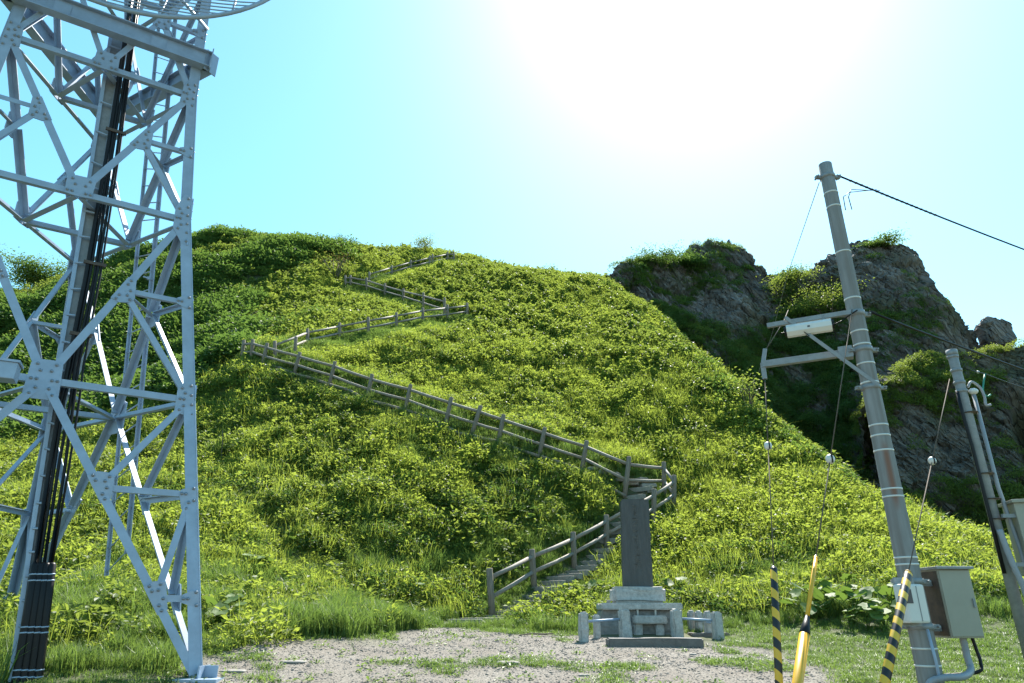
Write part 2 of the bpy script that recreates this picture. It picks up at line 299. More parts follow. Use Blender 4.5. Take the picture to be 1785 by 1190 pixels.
def cliff(name,cols,nS,nT,mt,amp=1.0,back=10,cave=None):
    """cols: (u,v,d of the top, set-back of the foot, height of the foot)"""
    T=np.array([P(u,v,d) for u,v,d,_,_ in cols]); us=np.array([c[0] for c in cols],float)
    B=np.array([[T[i][0]*(c[2]-c[3])/c[2],c[2]-c[3],c[4]] for i,c in enumerate(cols)])
    s=np.concatenate([[0],np.cumsum(np.hypot(np.diff(T[:,0]),np.diff(T[:,1])))]); ss=np.linspace(0,s[-1],nS)
    f=lambda A: np.stack([np.interp(ss,s,A[:,k]) for k in range(3)],1)
    Tt,Bb=f(T),f(B); uu=np.interp(ss,s,us)
    t=np.linspace(0,1,nT); tb=np.linspace(0,1,nT//3)[1:]
    pf=t**1.25
    face=Bb[:,None,:]*np.stack([1-pf,1-pf,1-t],1)[None]+Tt[:,None,:]*np.stack([pf,pf,t],1)[None]
    bk=Tt[:,None,:]+np.stack([.2*back*tb,back*tb,-back*1.6*tb**1.6],1)[None]
    V=np.concatenate([face,bk],1)
    dS=np.gradient(V,axis=0); dT=np.gradient(V,axis=1); n=np.cross(dS,dT); n/=np.linalg.norm(n,axis=2,keepdims=True)+1e-9
    if n[nS//2,nT//2,1]>0: n=-n
    tt=np.concatenate([t,1+tb])
    w=sstep(0,.1,tt)[None,:]
    disp=amp*w*(.55*fbm(V*.16,3)+.55*(blocky(V,.5)-.5)+.45*(blocky(V+9,1.2)-.5)+.30*(blocky(V+5,2.7)-.5)+.16*(blocky(V+3,5.5)-.5)+.14*fbm(V*1.1,3))
    if cave:
        uc,hw,t0,t1,dep=cave; disp=disp-dep*np.exp(-((uu-uc)/hw)**4)[:,None]*(sstep(t0-.08,t0+.05,tt)*(1-sstep(t1-.1,t1+.05,tt)))[None,:]
    V=V+n*disp[...,None]
    o=big_mesh(name,V.reshape(-1,3),grid_faces(*V.shape[:2])[:,::-1],mt,False); tag(o,kind='structure')
    dS=np.gradient(V,axis=0); dT=np.gradient(V,axis=1); nn=np.cross(dS,dT); nn/=np.linalg.norm(nn,axis=2,keepdims=True)+1e-9; nn*=np.sign((nn*n).sum(2,keepdims=True)+1e-9)
    return o,V,nn
back_cols=[(1020,500,46,5,14),(1048,490,46.5,6,12),(1078,474,47,6.5,10),(1110,452,48,7.5,9),(1150,449,49,8.5,8),(1190,457,49.5,9.5,7),(1215,436,50,10,6),(1250,424,50,10.5,5),(1285,430,50,10.5,5),(1312,456,50,10,4),(1345,478,50,9.5,4),(1390,482,49,9.5,4),(1420,476,48,9.5,4),(1455,456,47,10,4),(1482,424,46,10,3),(1500,416,45.5,10,3),(1540,418,45,9.5,3),(1572,421,44.5,9,3),(1602,438,44,8,3),(1626,484,44,7.5,3),(1642,518,44,7,3),(1662,564,44,6.5,3),(1684,594,44,6,3),(1715,606,44,6,3),(1765,606,44,6,3),(1830,640,44,6,3)]
cl1,CV1,CN1=cliff('shaded_rock_cliff',back_cols,520,280,M['rock'],1.0)
front_cols=[(1520,700,35,3,1.5),(1560,655,35.5,4,1.5),(1600,622,36,4.5,1.5),(1640,612,36,5,1.5),(1700,616,35.5,5,1.5),(1740,610,35,5,1.5),(1785,608,34.5,5,1.5),(1850,606,34,5,1.5),(1950,630,33,5,1.5),(2100,700,32,5,1.5)]
cl2,CV2,CN2=cliff('lower_rock_cliff',front_cols,300,220,M['rock2'],.8,9,(1772,36,.1,.80,3.2))
# the little rock stack on the skyline and one boulder below the gully
def boulder(name,c,size,seed,mt,label,cat='boulder',n=40):
    th=np.linspace(0,math.pi,n)[:,None]; ph=np.linspace(0,2*math.pi,2*n,endpoint=False)[None,:]
    D=np.stack([np.sin(th)*np.cos(ph),np.sin(th)*np.sin(ph),np.cos(th)*np.ones_like(ph)],-1); Q=np.sign(D)*np.abs(D)**.6
    V=Q*np.array(size)/2; V=V*(1+.16*fbm((V+seed*7)*1.1,3))[...,None]+D*(.28*(blocky(V+seed*3,1.3)-.5)+.15*(blocky(V+seed,3)-.5))[...,None]*min(size)*.4
    V[:,:,2]+=size[2]/2; m=2*n; i=(np.arange(n-1)[:,None]*m+np.arange(m)[None,:]).ravel(); j=(np.arange(n-1)[:,None]*m+(np.arange(m)+1)[None,:]%m).ravel()
    o=big_mesh(name,V.reshape(-1,3),np.c_[i,i+m,j+m,j],mt,False); o.location=c; tag(o,label,cat); return o
pk=P(1739,606,43.5); boulder('rock_stack',pk-np.array([0,0,.3]),(1.9,1.8,2.3),2,M['rock'],'small dark rock stack on the skyline right of the big cliff','rock')
# ------------------------------------------------------------------ vegetation (scattered clumps)
def leaf_set(n,posf,L,W,tilt,seed,fold=.25,six=False):
    r=np.random.default_rng(seed); V=[];Fc=[]
    for k in range(n):
        p,az,el=posf(r)
        l=L*r.uniform(.6,1.25); w=W*r.uniform(.7,1.2); d=np.array([math.cos(az)*math.cos(el),math.sin(az)*math.cos(el),math.sin(el)])
        sd=np.cross(d,[0,0,1.]); sd/=np.linalg.norm(sd)+1e-9; up=np.cross(sd,d); a=r.normal(0,tilt); sd,up=sd*math.cos(a)+up*math.sin(a),up*math.cos(a)-sd*math.sin(a)
        i=len(V)
        if six:
            V+= [p,p+d*l*.33+sd*w*.5+up*fold*w*.5,p+d*l*.75+sd*w*.38+up*fold*w*.4,p+d*l-up*.08*l,p+d*l*.75-sd*w*.38+up*fold*w*.4,p+d*l*.33-sd*w*.5+up*fold*w*.5]; Fc+=[(i,i+1,i+2,i+3),(i,i+3,i+4,i+5)]
        else:
            V+= [p,p+d*l*.45+sd*w*.5+up*fold*w*.5,p+d*l-up*.1*l,p+d*l*.45-sd*w*.5+up*fold*w*.5]; Fc+=[(i,i+1,i+2),(i,i+2,i+3)]
    return V,Fc
def proto(name,V,Fc,mt): return mesh_obj(name,V,Fc,mt,None,False,link=False)
def dome(Rr,H,low=.25):
    def f(r):
        az=r.uniform(0,6.283); q=math.sqrt(r.uniform(0,1)); h=H*(1-q*q*.75)*r.uniform(low,1.0); a2=az+r.normal(0,.9)
        return np.array([Rr*q*math.cos(az),Rr*q*math.sin(az),h]),a2,r.normal(.15,.4)
    return f
def stems(Rr,H,ns,seed):
    rr=np.random.default_rng(seed); S=[(rr.uniform(-Rr,Rr),rr.uniform(-Rr,Rr),rr.uniform(.6,1)*H,rr.uniform(0,6.28),rr.uniform(0,.35)) for _ in range(ns)]
    def f(r):
        x,y,h,a,l=S[r.integers(ns)]; t=r.uniform(.25,1)
        return np.array([x+math.cos(a)*l*h*t,y+math.sin(a)*l*h*t,h*t]),r.uniform(0,6.28),r.normal(.05,.35)
    return f
def blades(n,Rr,H,seed,w=.012,lean=.35):
    r=np.random.default_rng(seed); V=[];Fc=[]
    for k in range(n):
        a=r.uniform(0,6.28); q=Rr*math.sqrt(r.uniform(0,1)); b=np.array([q*math.cos(a),q*math.sin(a),-.03]); h=H*r.uniform(.5,1.1); az=r.uniform(0,6.28); ln=abs(r.normal(0,lean))+.1
        d=np.array([math.cos(az),math.sin(az),0]); sd=np.array([-d[1],d[0],0])*w*r.uniform(.7,1.4); i=len(V)
        m=b+d*h*ln*.35+np.array([0,0,h*.6]); t=b+d*h*ln*1.0+np.array([0,0,h*(1-.25*ln)])
        V+=[b-sd,b+sd,m+sd*.8,m-sd*.8,t]; Fc+=[(i,i+1,i+2,i+3),(i+3,i+2,i+4)]
    return V,Fc
PR={}
def mixed(*parts):
    V=[];Fc=[]
    for v,f in parts:
        n=len(V); V+=list(v); Fc+=[tuple(i+n for i in q) for q in f]
    return V,Fc
PR['sasa']=[proto('p',*mixed(leaf_set(120,dome(.42,.32),.085,.034,.8,s),leaf_set(22,stems(.4,.42,8,s),.10,.055,.7,s+70)),LV['sasa']) for s in (1,2,3,4)]
PR['fine']=[proto('p',*blades(70,.36,.40,s,.004,.5),LV['sasa']) for s in (6,7)]
PR['moss']=[proto('p',*leaf_set(150,dome(.40,.24),.06,.03,.9,s),LV['dark']) for s in (8,9)]
PR['herb']=[proto('p',*leaf_set(80,stems(.32,.62,7,s),.14,.085,.5,s,six=True),LV['herb']) for s in (11,12,13)]
PR['shrub']=[proto('p',*leaf_set(260,dome(.75,.75,.35),.13,.07,.5,s),LV['dark']) for s in (21,22,23)]
PR['shrubl']=[proto('p',*leaf_set(230,dome(.7,.85,.3),.14,.08,.5,s),LV['herb']) for s in (26,27)]
PR['grass']=[proto('p',*blades(75,.18,.5,s,.0055,.4),LV['grass']) for s in (31,32,33)]
PR['short']=[proto('p',*blades(60,.15,.12,s,.004,.8),LV['grass']) for s in (36,37)]
PR['weed']=[proto('p',*leaf_set(26,dome(.12,.10,.2),.06,.03,.3,s),LV['grass']) for s in (41,42)]
PR['dry']=[proto('p',*leaf_set(70,dome(.5,.35),.13,.06,.5,s),LV['dry']) for s in (46,)]
def pebbles():
    out=[]
    for s in range(4):
        bm=bmesh.new(); bmesh.ops.create_icosphere(bm,subdivisions=1,radius=.5); r=random.Random(s)
        for v in bm.verts: v.co=Vector((v.co.x*(1+r.uniform(-.25,.25)),v.co.y*(.8+r.uniform(-.2,.2)),v.co.z*(.55+r.uniform(-.15,.15))))
        me=bpy.data.meshes.new('p'); bm.to_mesh(me); bm.free(); me.materials.append(M['pebble']); out.append(bpy.data.objects.new('p',me))
    return out
PR['pebble']=pebbles()
def scatter(name,sets,label,cat):
    """sets: list of (proto key, points, normals or None, scale array, tilt)"""
    pts=[];rot=[];scl=[];idx=[];protos=[]
    for key,pp,nrm,sc,tilt in sets:
        n=len(pp); 
        if n==0: continue
        k0=len(protos); protos+=PR[key]; pts.append(pp); scl.append(sc); idx.append(k0+rng.integers(0,len(PR[key]),n))
        rz=rng.uniform(0,6.283,n)
        if nrm is None: rot.append(np.c_[rng.normal(0,tilt,n),rng.normal(0,tilt,n),rz])
        else:
            e=np.empty((n,3))
            for i in range(n):
                q=(Vector((0,0,1)).lerp(Vector(nrm[i]),tilt)).to_track_quat('Z','Y'); e[i]=(q.to_matrix()@Matrix.Rotation(rz[i],3,'Z')).to_euler()
            rot.append(e)
    pts=np.concatenate(pts); rot=np.concatenate(rot); scl=np.concatenate(scl); idx=np.concatenate(idx)
    o0=pts.mean(0)*0
    me=bpy.data.meshes.new(name); me.vertices.add(len(pts)); me.vertices.foreach_set('co',pts.astype(np.float32).ravel())
    for nm,ty,val in(('rot','FLOAT_VECTOR',rot),('scl','FLOAT',scl),('idx','INT',idx)):
        a=me.attributes.new(nm,ty,'POINT'); a.data.foreach_set('vector' if ty=='FLOAT_VECTOR' else 'value',np.asarray(val,np.int32 if ty=='INT' else np.float32).ravel())
    o=bpy.data.objects.new(name,me); scene.collection.objects.link(o)
    g=bpy.data.node_groups.new(name,'GeometryNodeTree'); g.interface.new_socket('Geometry',in_out='INPUT',socket_type='NodeSocketGeometry'); g.interface.new_socket('Geometry',in_out='OUTPUT',socket_type='NodeSocketGeometry')
    N=g.nodes; L=g.links; gi=N.new('NodeGroupInput'); go=N.new('NodeGroupOutput'); jn=N.new('GeometryNodeJoinGeometry')
    def attr(nm,ty):
        a=N.new('GeometryNodeInputNamedAttribute'); a.data_type=ty; a.inputs['Name'].default_value=nm; return a
    ar=attr('rot','FLOAT_VECTOR'); asc=attr('scl','FLOAT'); ai=attr('idx','INT')
    er=N.new('FunctionNodeEulerToRotation'); L.new(ar.outputs[0],er.inputs[0])
    for k,pr in enumerate(protos):
        oi=N.new('GeometryNodeObjectInfo'); oi.inputs['Object'].default_value=pr; oi.inputs['As Instance'].default_value=True
        cm=N.new('FunctionNodeCompare'); cm.data_type='INT'; cm.operation='EQUAL'; L.new(ai.outputs[0],cm.inputs[2]); cm.inputs[3].default_value=k
        ip=N.new('GeometryNodeInstanceOnPoints'); L.new(gi.outputs[0],ip.inputs['Points']); L.new(cm.outputs[0],ip.inputs['Selection']); L.new(oi.outputs['Geometry'],ip.inputs['Instance']); L.new(er.outputs[0],ip.inputs['Rotation']); L.new(asc.outputs[0],ip.inputs['Scale']); L.new(ip.outputs[0],jn.inputs[0])
    L.new(jn.outputs[0],go.inputs[0]); md=o.modifiers.new('scatter','NODES'); md.node_group=g
    tag(o,label,cat,kind='stuff'); return o
# zigzag path lines (pixel of the post feet -> ground)
RUN1=[(853,990,858,1077),(927,957,931,1024),(999,927,1001,989),(1057,902,1058,957),(1140,852,1140,912),(1175,828,1175,886)]
RUN2=[(1157,805,1158,862),(1097,795,1089,866),(1023,768,1014,822),(950,745,940,797),(878,722,869,770),(838,707,822,760),(787,692,776,743),(716,670,706,716),(649,652,639,698),(584,630,574,672),(522,617,513,652),(466,598,457,637),(440,601,438,627),(424,604,421,628)]
RUN3=[(479,595,479,630),(536,582,536,606),(592,570,592,593),(642,560,642,583),(691,549,691,573),(737,538,737,564),(780,531,780,560),(814,528,814,553)]
RUN4=[(775,519,775,553),(738,510,738,540),(703,503,703,526),(671,494,671,518),(639,484,639,508),(611,481,611,501),(602,483,602,501)]
RUN5=[(644,476,644,494),(683,464,683,482),(716,456,716,472),(749,447,749,464),(780,440,780,457),(791,443,791,457)]
def foot(q): return hit(q[2],q[3])
FEET={k:[foot(q) for q in r] for k,r in (('1',RUN1),('2',RUN2),('3',RUN3),('4',RUN4),('5',RUN5))}
PATHPTS=[]
for k in '12345':
    f=FEET[k]
    for a,b in zip(f[:-1],f[1:]):
        for t in np.linspace(0,1,8): PATHPTS.append(a*(1-t)+b*t)
PATHPTS=np.array(PATHPTS)
STAIR0=hit(800,1088); STAIR1=hit(1118,850)
def path_dist(x,y,off=(0,0)):
    d=np.full(len(x),1e9)
    for p in PATHPTS: d=np.minimum(d,np.hypot(x-p[0]-off[0],(y-p[1]-off[1])))
    return d
def stair_dist(x,y):
    a=STAIR0[:2]; b=STAIR1[:2]; ab=b-a; t=np.clip(((x-a[0])*ab[0]+(y-a[1])*ab[1])/(ab@ab),0,1); return np.hypot(x-a[0]-t*ab[0],y-a[1]-t*ab[1])
MON=np.array([2.55,14.1])
def cand(n,x0,x1,y0,y1): return rng.uniform(x0,x1,n),rng.uniform(y0,y1,n)
def on(x,y,m,dz=-.02):
    x,y=x[m],y[m]; return np.stack([x,y,terrain(x,y)+dz],1)
def infront(x,y,z,mar=.12):
    """rough visibility: inside a widened view"""
    dy=y*CP+(z-CAMZ)*SP; return (dy>1)&(np.abs(x)<dy*(.75+mar)+2)
# zones -------------------------------------------------------------------
def zones(x,y):
    foot_y=np.interp(x,[-12,-8,-4.4,-1.3,1,6,12,20],[8,9,10.6,15.6,16,15.5,15,17]); up=y-foot_y
    left=sstep(-9,-15,x+.22*(y-28)+2.0*fbm2(x,y,.15,3,2.))*sstep(24,31,y+1.5*fbm2(x,y,.2,3,7.))   # bushy hump on the left
    return up,left
def build_veg():
    n=190000; x,y=cand(n,-42,30,7,60); z=terrain(x,y); ok=infront(x,y,z)
    up,left=zones(x,y); pd=path_dist(x,y); pdb=path_dist(x,y,(0,.55)); sd=stair_dist(x,y); clear=(pd>.35)&(pdb>.55)&(sd>.55)&((y<27.5)|((path_dist(x,y,(0,-.5))>.6)&(path_dist(x,y,(0,-1.1))>.5)))
    mon=np.hypot((x-MON[0])/1.5,(y-MON[1])/1.1)>1; tow=np.ones(n,bool)
    ex=edge_x(y); u=rng.random(n)
    nz=fbm2(x,y,.35,3,11.); lower=sstep(9,2.5,up-2*nz)*sstep(3,-3,x)   # herb and grass belt
    midbank=(x<4)&(y<28)
    # fine slope cover
    m=ok&clear&mon&(up>.6)&(u<.85*(1-left)*(1-.65*lower))&(x<ex+3)
    A=on(x,y,m); lump=fbm2(A[:,0],A[:,1],1.5,3,61.)+.4*fbm2(A[:,0],A[:,1],.3,2,66.)+.35*sstep(-2,5,A[:,0]); sA=rng.uniform(.75,1.2,len(A))*(.68+.58*sstep(-.35,.45,lump))
    x2,y2=cand(n,-42,30,7,60); z2=terrain(x2,y2); ok2=infront(x2,y2,z2); up2,l2=zones(x2,y2); pd2=path_dist(x2,y2); c2=(pd2>.5)&((y2<27.5)|(path_dist(x2,y2,(0,-1.0))>1.3))&(path_dist(x2,y2,(0,.55))>.7)&(stair_dist(x2,y2)>.75); u2=rng.random(n)
    top=sstep(31,40,y2)*sstep(8,2,x2); n2=fbm2(x2,y2,.3,3,21.); ex2=edge_x(y2); edge=np.exp(-((x2-ex2)/1.6)**2)*(y2>20); mon2=np.hypot((x2-MON[0])/1.6,(y2-MON[1])/1.25)>1
    rs=sstep(0,4,x2)*sstep(2.5,4,up2)*(1-sstep(31,36,y2)); dens=(.05+.22*top+.25*sstep(.0,.5,n2)*(1-.85*rs)+.3*edge+.2*sstep(4,10,x2)*sstep(19,14,y2))*(1-l2)+.10*l2
    m=ok2&c2&mon2&(up2>1.0)&(u2<dens*.55)&(x2<ex2+4)
    H=on(x2,y2,m); sH=rng.uniform(.6,1.3,len(H))*np.where(H[:,1]>31,1.15,.8)*np.where((H[:,0]>3)&(H[:,1]<30),.8,1)
    n3=40000; x3,y3=cand(n3,-45,30,16.5,62); z3=terrain(x3,y3); ok3=infront(x3,y3,z3); up3,l3=zones(x3,y3); u3=rng.random(n3); pd3=path_dist(x3,y3); ex3=edge_x(y3)
    m=ok3&(pd3>1.6)&(u3<l3*.62)&(x3<ex3); S=on(x3,y3,m,-.1); sS=rng.uniform(.55,1.4,len(S))*(.6+.9*sstep(-.4,.6,fbm2(S[:,0],S[:,1],.28,3,95.)))
    nn=fbm2(x3,y3,.4,3,33.); m=ok3&(pd3>1.5)&(path_dist(x3,y3,(0,-1.2))>1.6)&(path_dist(x3,y3,(0,.6))>1.5)&(x3<ex3+2)&(u3>.0)&(u3<(.06+.12*sstep(33,42,y3)+.16*sstep(.1,.6,nn)*sstep(2,-2,x3))*(1-l3)*sstep(18,24,y3)+.45*l3*sstep(.05,.4,nn)+.10*(x3>3)*sstep(22,19,y3)*(up3>1.2)); SL=on(x3,y3,m,-.1); sL=rng.uniform(.45,1.15,len(SL))*np.where((SL[:,0]>3)&(SL[:,1]<22),.6,1)
    m=ok3&(x3>ex3-.8)&(x3<ex3+9)&(y3>20)&(u3<.4); SD=on(x3,y3,m,-.1); sD=rng.uniform(.5,1.2,len(SD)); me_=ok3&(np.abs(x3-ex3+.3)<1.1)&(y3>21)&(y3<44)&(u3<.5)&(fbm2(x3,y3,.4,3,91.)>.05); EB=on(x3,y3,me_,-.1); SL=np.concatenate([SL,EB]); sL=np.concatenate([sL,rng.uniform(.5,1.25,len(EB))])
    m=ok3&(pd3>1)&(((l3>.2)&(u3<.10)&(y3<37)&(nn>.0))|((np.abs(x3-ex3-.3)<1.2)&(y3<30)&(u3<.25))); DR=on(x3,y3,m); sDR=rng.uniform(.6,1.2,len(DR))
    rA=sstep(0,5,A[:,0]); bA=sstep(5,2,A[:,0])*sstep(29,27,A[:,1]); ua=rng.random(len(A))+.25*fbm2(A[:,0],A[:,1],.45,3,71.)+.22*bA-.0*rA; upA=zones(A[:,0],A[:,1])[0]; fA=sstep(5.5,3.0,upA+1.2*fbm2(A[:,0],A[:,1],.5,3,99.))*sstep(2,3.5,A[:,0]); ua=np.where((rA>.5)&(ua>.85)&(fA<.3),ua-.3,ua)+.42*fA; k1=ua<.58; k2=(ua>=.58)&(ua<.85); k3=ua>=.85
    scatter('hillside_ground_cover',[('sasa',A[k1],None,sA[k1],.15),('fine',A[k2],None,sA[k2]*1.1,.15),('moss',A[k3],None,sA[k3]*1.15,.15)],'low leafy yellow-green ground cover over the whole hillside','ground cover')
    scatter('tall_leafy_herbs',[('herb',H,None,sH,.12)],'taller broad-leaved herbs standing out of the hillside cover','herbs')
    scatter('dense_shrub_cover',[('shrub',S,None,sS,.1),('shrubl',SL,None,sL,.1),('shrub',SD,None,sD,.15),('dry',DR,None,sDR,.1)],'dense dark green shrub cover on the left hump and gully edge','shrubs')
    # long grass
    n4=130000; x4,y4=cand(n4,-16,18,6.5,34); z4=terrain(x4,y4); ok4=infront(x4,y4,z4,.05); up4,l4=zones(x4,y4); u4=rng.random(n4); gm=grav_mask(x4,y4); pdn=path_dist(x4,y4); c4=(stair_dist(x4,y4)>.36); mon4=(np.hypot((x4-MON[0])/1.5,(y4-MON[1])/1.1)>1)
    ng=fbm2(x4,y4,.5,3,51.)
    belt=sstep(-.6,.6,up4)*sstep(7,2.0,up4+2.2*ng)
    m=ok4&c4&mon4&(gm<.25)&(u4<.62*belt+.10*sstep(-.5,1,up4)); G=on(x4,y4,m); sG=rng.uniform(.45,1.1,len(G))*(.5+.7*sstep(-.5,.5,fbm2(G[:,0],G[:,1],.9,3,81.)))*np.where(G[:,0]>3.5,.75,1)
    m2=ok4&mon4&(pdn>.15)&c4&(((up4<.8)&(gm<.5)&(u4<.55))|((gm>=.5)&(patch_mask(x4,y4)>.4)&(u4<.4))); SH=on(x4,y4,m2); sSH=rng.uniform(.5,1.3,len(SH))
    pw=path_dist(x4,y4,(0,.5)); m3=ok4&(up4>1)&(np.minimum(pw,pdn)<.75)&(stair_dist(x4,y4)>.3)&(u4<.9); PG=on(x4,y4,m3); sPG=rng.uniform(.6,1.5,len(PG))
    x6,y6=cand(90000,-15,6,27,58); m6=(np.minimum(path_dist(x6,y6,(0,.5)),np.minimum(path_dist(x6,y6),path_dist(x6,y6,(0,-.8))))<.85); PG2=on(x6,y6,m6); PG=np.concatenate([PG,PG2]); sPG=np.concatenate([sPG,rng.uniform(.8,2.2,len(PG2))])
    m4=ok4&mon4&(gm>.4)&(u4<.02+.14*patch_mask(x4,y4)); W=on(x4,y4,m4); sW=rng.uniform(.4,1.3,len(W))
    # sparse grass among the low cover
    scatter('long_grass',[('grass',G,None,sG,.1),('short',np.concatenate([SH,PG]),None,np.concatenate([sSH,sPG]),.1)],'long green grass along the foot of the hill','grass')
    scatter('forecourt_weeds',[('weed',W,None,sW,.1)],'small green weeds growing through the gravel','weeds')
    n5=60000; x5,y5=cand(n5,-7,6,7.5,15.8); z5=terrain(x5,y5); gm5=grav_mask(x5,y5); m5=infront(x5,y5,z5,0)&(rng.random(n5)<gm5*.8); G5=on(x5,y5,m5,0); s5=np.clip(np.exp(rng.normal(-3.75,.42,len(G5))),.008,.075)
    scatter('loose_gravel',[('pebble',G5,None,s5,.3)],'loose grey and tan gravel in front of the monument','gravel')
    # plants on the cliffs
    def cliff_pts(V,Nn,n,up_bias,seed,lo,zmin=0):
        i=rng.integers(1,V.shape[0]-1,n); j=rng.integers(3,int(V.shape[1]*.92),n); p=V[i,j]; q=Nn[i,j]
        nz=fbm(p*.22+seed,4); s=q[:,2]*up_bias+nz-.3*sstep(22,25,p[:,0])*(up_bias<1.2); k=(s>lo)&(p[:,2]>zmin); return p[k],q[k]
    p1,q1=cliff_pts(CV1,CN1,16000,1.0,3.,.84)
    lowz=CV1[:,:,2]; 
    i=rng.integers(0,int(CV1.shape[0]*.62),26000); j=rng.integers(2,250,26000); p=CV1[i,j]; q=CN1[i,j]
    hmax=np.interp(p[:,0],[6,9,14,18,21,23,26,30],[26,24,22.5,21,22.5,23,13,10])+2.2*fbm(p*.25,3); k=(p[:,2]<hmax)&(rng.random(len(p))<.62*sstep(-.55,.1,fbm(p*.3+4,3))); p=p[k]; q=q[k]
    p1=np.concatenate([p1,p]); q1=np.concatenate([q1,q]); s1=rng.uniform(.35,.95,len(p1))
    p2,q2=cliff_pts(CV2,CN2,9000,1.25,8.,.62); s2=rng.uniform(.3,.8,len(p2))
    kk=rng.random(len(p1))<.45
    scatter('cliff_shrubs',[('shrub',p1[~kk]-.15*q1[~kk],q1[~kk],s1[~kk],.5),('shrubl',p1[kk]-.15*q1[kk],q1[kk],s1[kk]*.8,.5),('shrubl',p2-.1*q2,q2,s2,.4)],'green shrubs clinging to the shaded cliffs','shrubs')
build_veg()
# ------------------------------------------------------------------ log fences along the zigzag path
def fence(label,run,feet,extra=None,grow=0.0,rscale=1.0):
    c=np.mean(feet,0); root=empty('log_fence',feet[0],label,'fence','flights of log fence on the zigzag path'); root['_w']=[float(x) for x in feet[0]]
    tops=[]
    for q,f in zip(run,feet):
        x,y,z=ray(q[0],q[1]); k=f[1]/y; t=np.array([x*k,f[1],z*k+CAMZ]); h=t-f; L=np.linalg.norm(h)
        h=h/L*min(max(L,.95),1.35); t=f+h; tops.append(t); r=.08*rscale
        MB().tube([f-h*.35,f+h*.5,t-h*.02,t],[r*1.05,r,r*.97,r*.8],10).build('post',M['wood'],root,True)
    for i in range(len(feet)-1):
        for fr,rr in ((.80,.055),(.40,.052)):
            a=feet[i]+(tops[i]-feet[i])*fr; b=feet[i+1]+(tops[i+1]-feet[i+1])*fr; d=(b-a)/np.linalg.norm(b-a)
            m=(a+b)/2+np.array([0,0,-.012]); MB().tube([a+d*.04,m,b-d*.04],rr*rscale,8).build('rail',M['rail'],root,True)
    return root,tops
fr1,tp1=fence('weathered log fence climbing the lowest flight of steps beside the monument',RUN1,FEET['1'])
fr2,tp2=fence('long weathered log fence slanting up left across the middle of the hill',RUN2,FEET['2'])
fr3,tp3=fence('log fence of the third flight running up right above the long one',RUN3,FEET['3'])
fr4,tp4=fence('log fence of the fourth flight slanting up left below the ridge',RUN4,FEET['4'])
fr5,tp5=fence('highest log fence rising right to the crest of the hill',RUN5,FEET['5'])
# end rails joining the turn of the first two flights
for fr in(.8,.4):
    a=FEET['1'][-1]+(tp1[-1]-FEET['1'][-1])*fr; b=FEET['2'][0]+(tp2[0]-FEET['2'][0])*fr; MB().tube([a,b],.05,8).build('rail',M['rail'],fr1,True)
# landing posts just behind the turns
def post_thing(u,vt,vb,label):
    f=hit(u,vb); x,y,z=ray(u,vt); t=np.array([x/y*f[1],f[1],z/y*f[1]+CAMZ]); t[2]=min(max(t[2],f[2]+.8),f[2]+1.3); b=f-np.array([0,0,.3])
    o=MB().tube([b,(b+t)/2,t-np.array([0,0,.04]),t],[.08,.08,.075,.05],10).build('wooden_post',M['wood'],None,True); tag(o,label,'post')
post_thing(671,431,446,'lone wooden post standing on the skyline left of the top fence')
post_thing(515,594,616,'single wooden post behind the left turn of the path')
post_thing(754,443,462,'single wooden post on the crest beside the top fence and its shrub')
# thin marker stakes poking from the slope
for u,vt,vb,lab in ((1090,712,748,'thin dark stake on the bright slope below the ridge edge, left one'),(1204,680,722,'thin dark stake on the bright slope near the gully edge'),(1228,765,812,'thin dark stake in the slope above the corner post'),(1388,795,825,'thin tilted stake at the gully edge in the middle of the right slope'),(1525,952,992,'thin dark stake low on the slope left of the cabinet pole'),(386,750,800,'thin dark stake in the grass right of the tower leg'),(612,535,552,'short thin stake in the cover below the fourth fence flight')):
    f=hit(u,vb); x,y,z=ray(u+2,vt); t=np.array([x/y*f[1],f[1],z/y*f[1]+CAMZ]); o=MB().tube([f-[0,0,.2],(f+t)/2+[.01,0,0],t],.013,6).build('marker_stake',M['bark']); tag(o,lab,'stake','marker stakes on the slope')
# ------------------------------------------------------------------ steps and path edging
st=empty('stairway',STAIR0,'narrow flight of worn stone-edged steps climbing beside the lowest fence','stairs'); st['_w']=[float(x) for x in STAIR0]
A0,A1=STAIR0.copy(),STAIR1.copy(); dirn=(A1-A0)[:2]; Lh=np.linalg.norm(dirn); dirn/=Lh; ns=24; yaw=math.atan2(dirn[1],dirn[0])
for i in range(ns):
    t=(i+.3)/ns; p=A0[:2]+dirn*Lh*t; z=tz(p[0],p[1]); rr=random.Random(i)
    MB().box((p[0],p[1],z+.02),(.16+rr.uniform(-.02,.05),.95+rr.uniform(-.1,.15),.16),yaw+rr.uniform(-.05,.05),bev=.02).build('step',M['step'],st)
    if i<ns-1:
        q=p+dirn*Lh/ns*.5; MB().box((q[0],q[1],tz(q[0],q[1])-.03),(Lh/ns-.12,.8,.1),yaw).build('tread',M['soil'] if 'soil' in M else M['step'],st)
for k,(u,v) in enumerate(((1036,822),(1052,827),(1068,833),(1082,842),(1100,848),(1118,842),(1130,852),(1135,862))):
    f=hit(u,v); rr=random.Random(k+50); o=MB().box(f+[0,0,.05],(.42+rr.uniform(-.1,.1),.4,.13),rr.uniform(-.5,.5),bev=.035).build('stepping_stone',M['pale_stone'],st)
ed=empty('path_edging',FEET['2'][3],'low weathered log edging along the path of the long middle fence','edging'); ed['_w']=[float(x) for x in FEET['2'][3]]
f2=FEET['2']
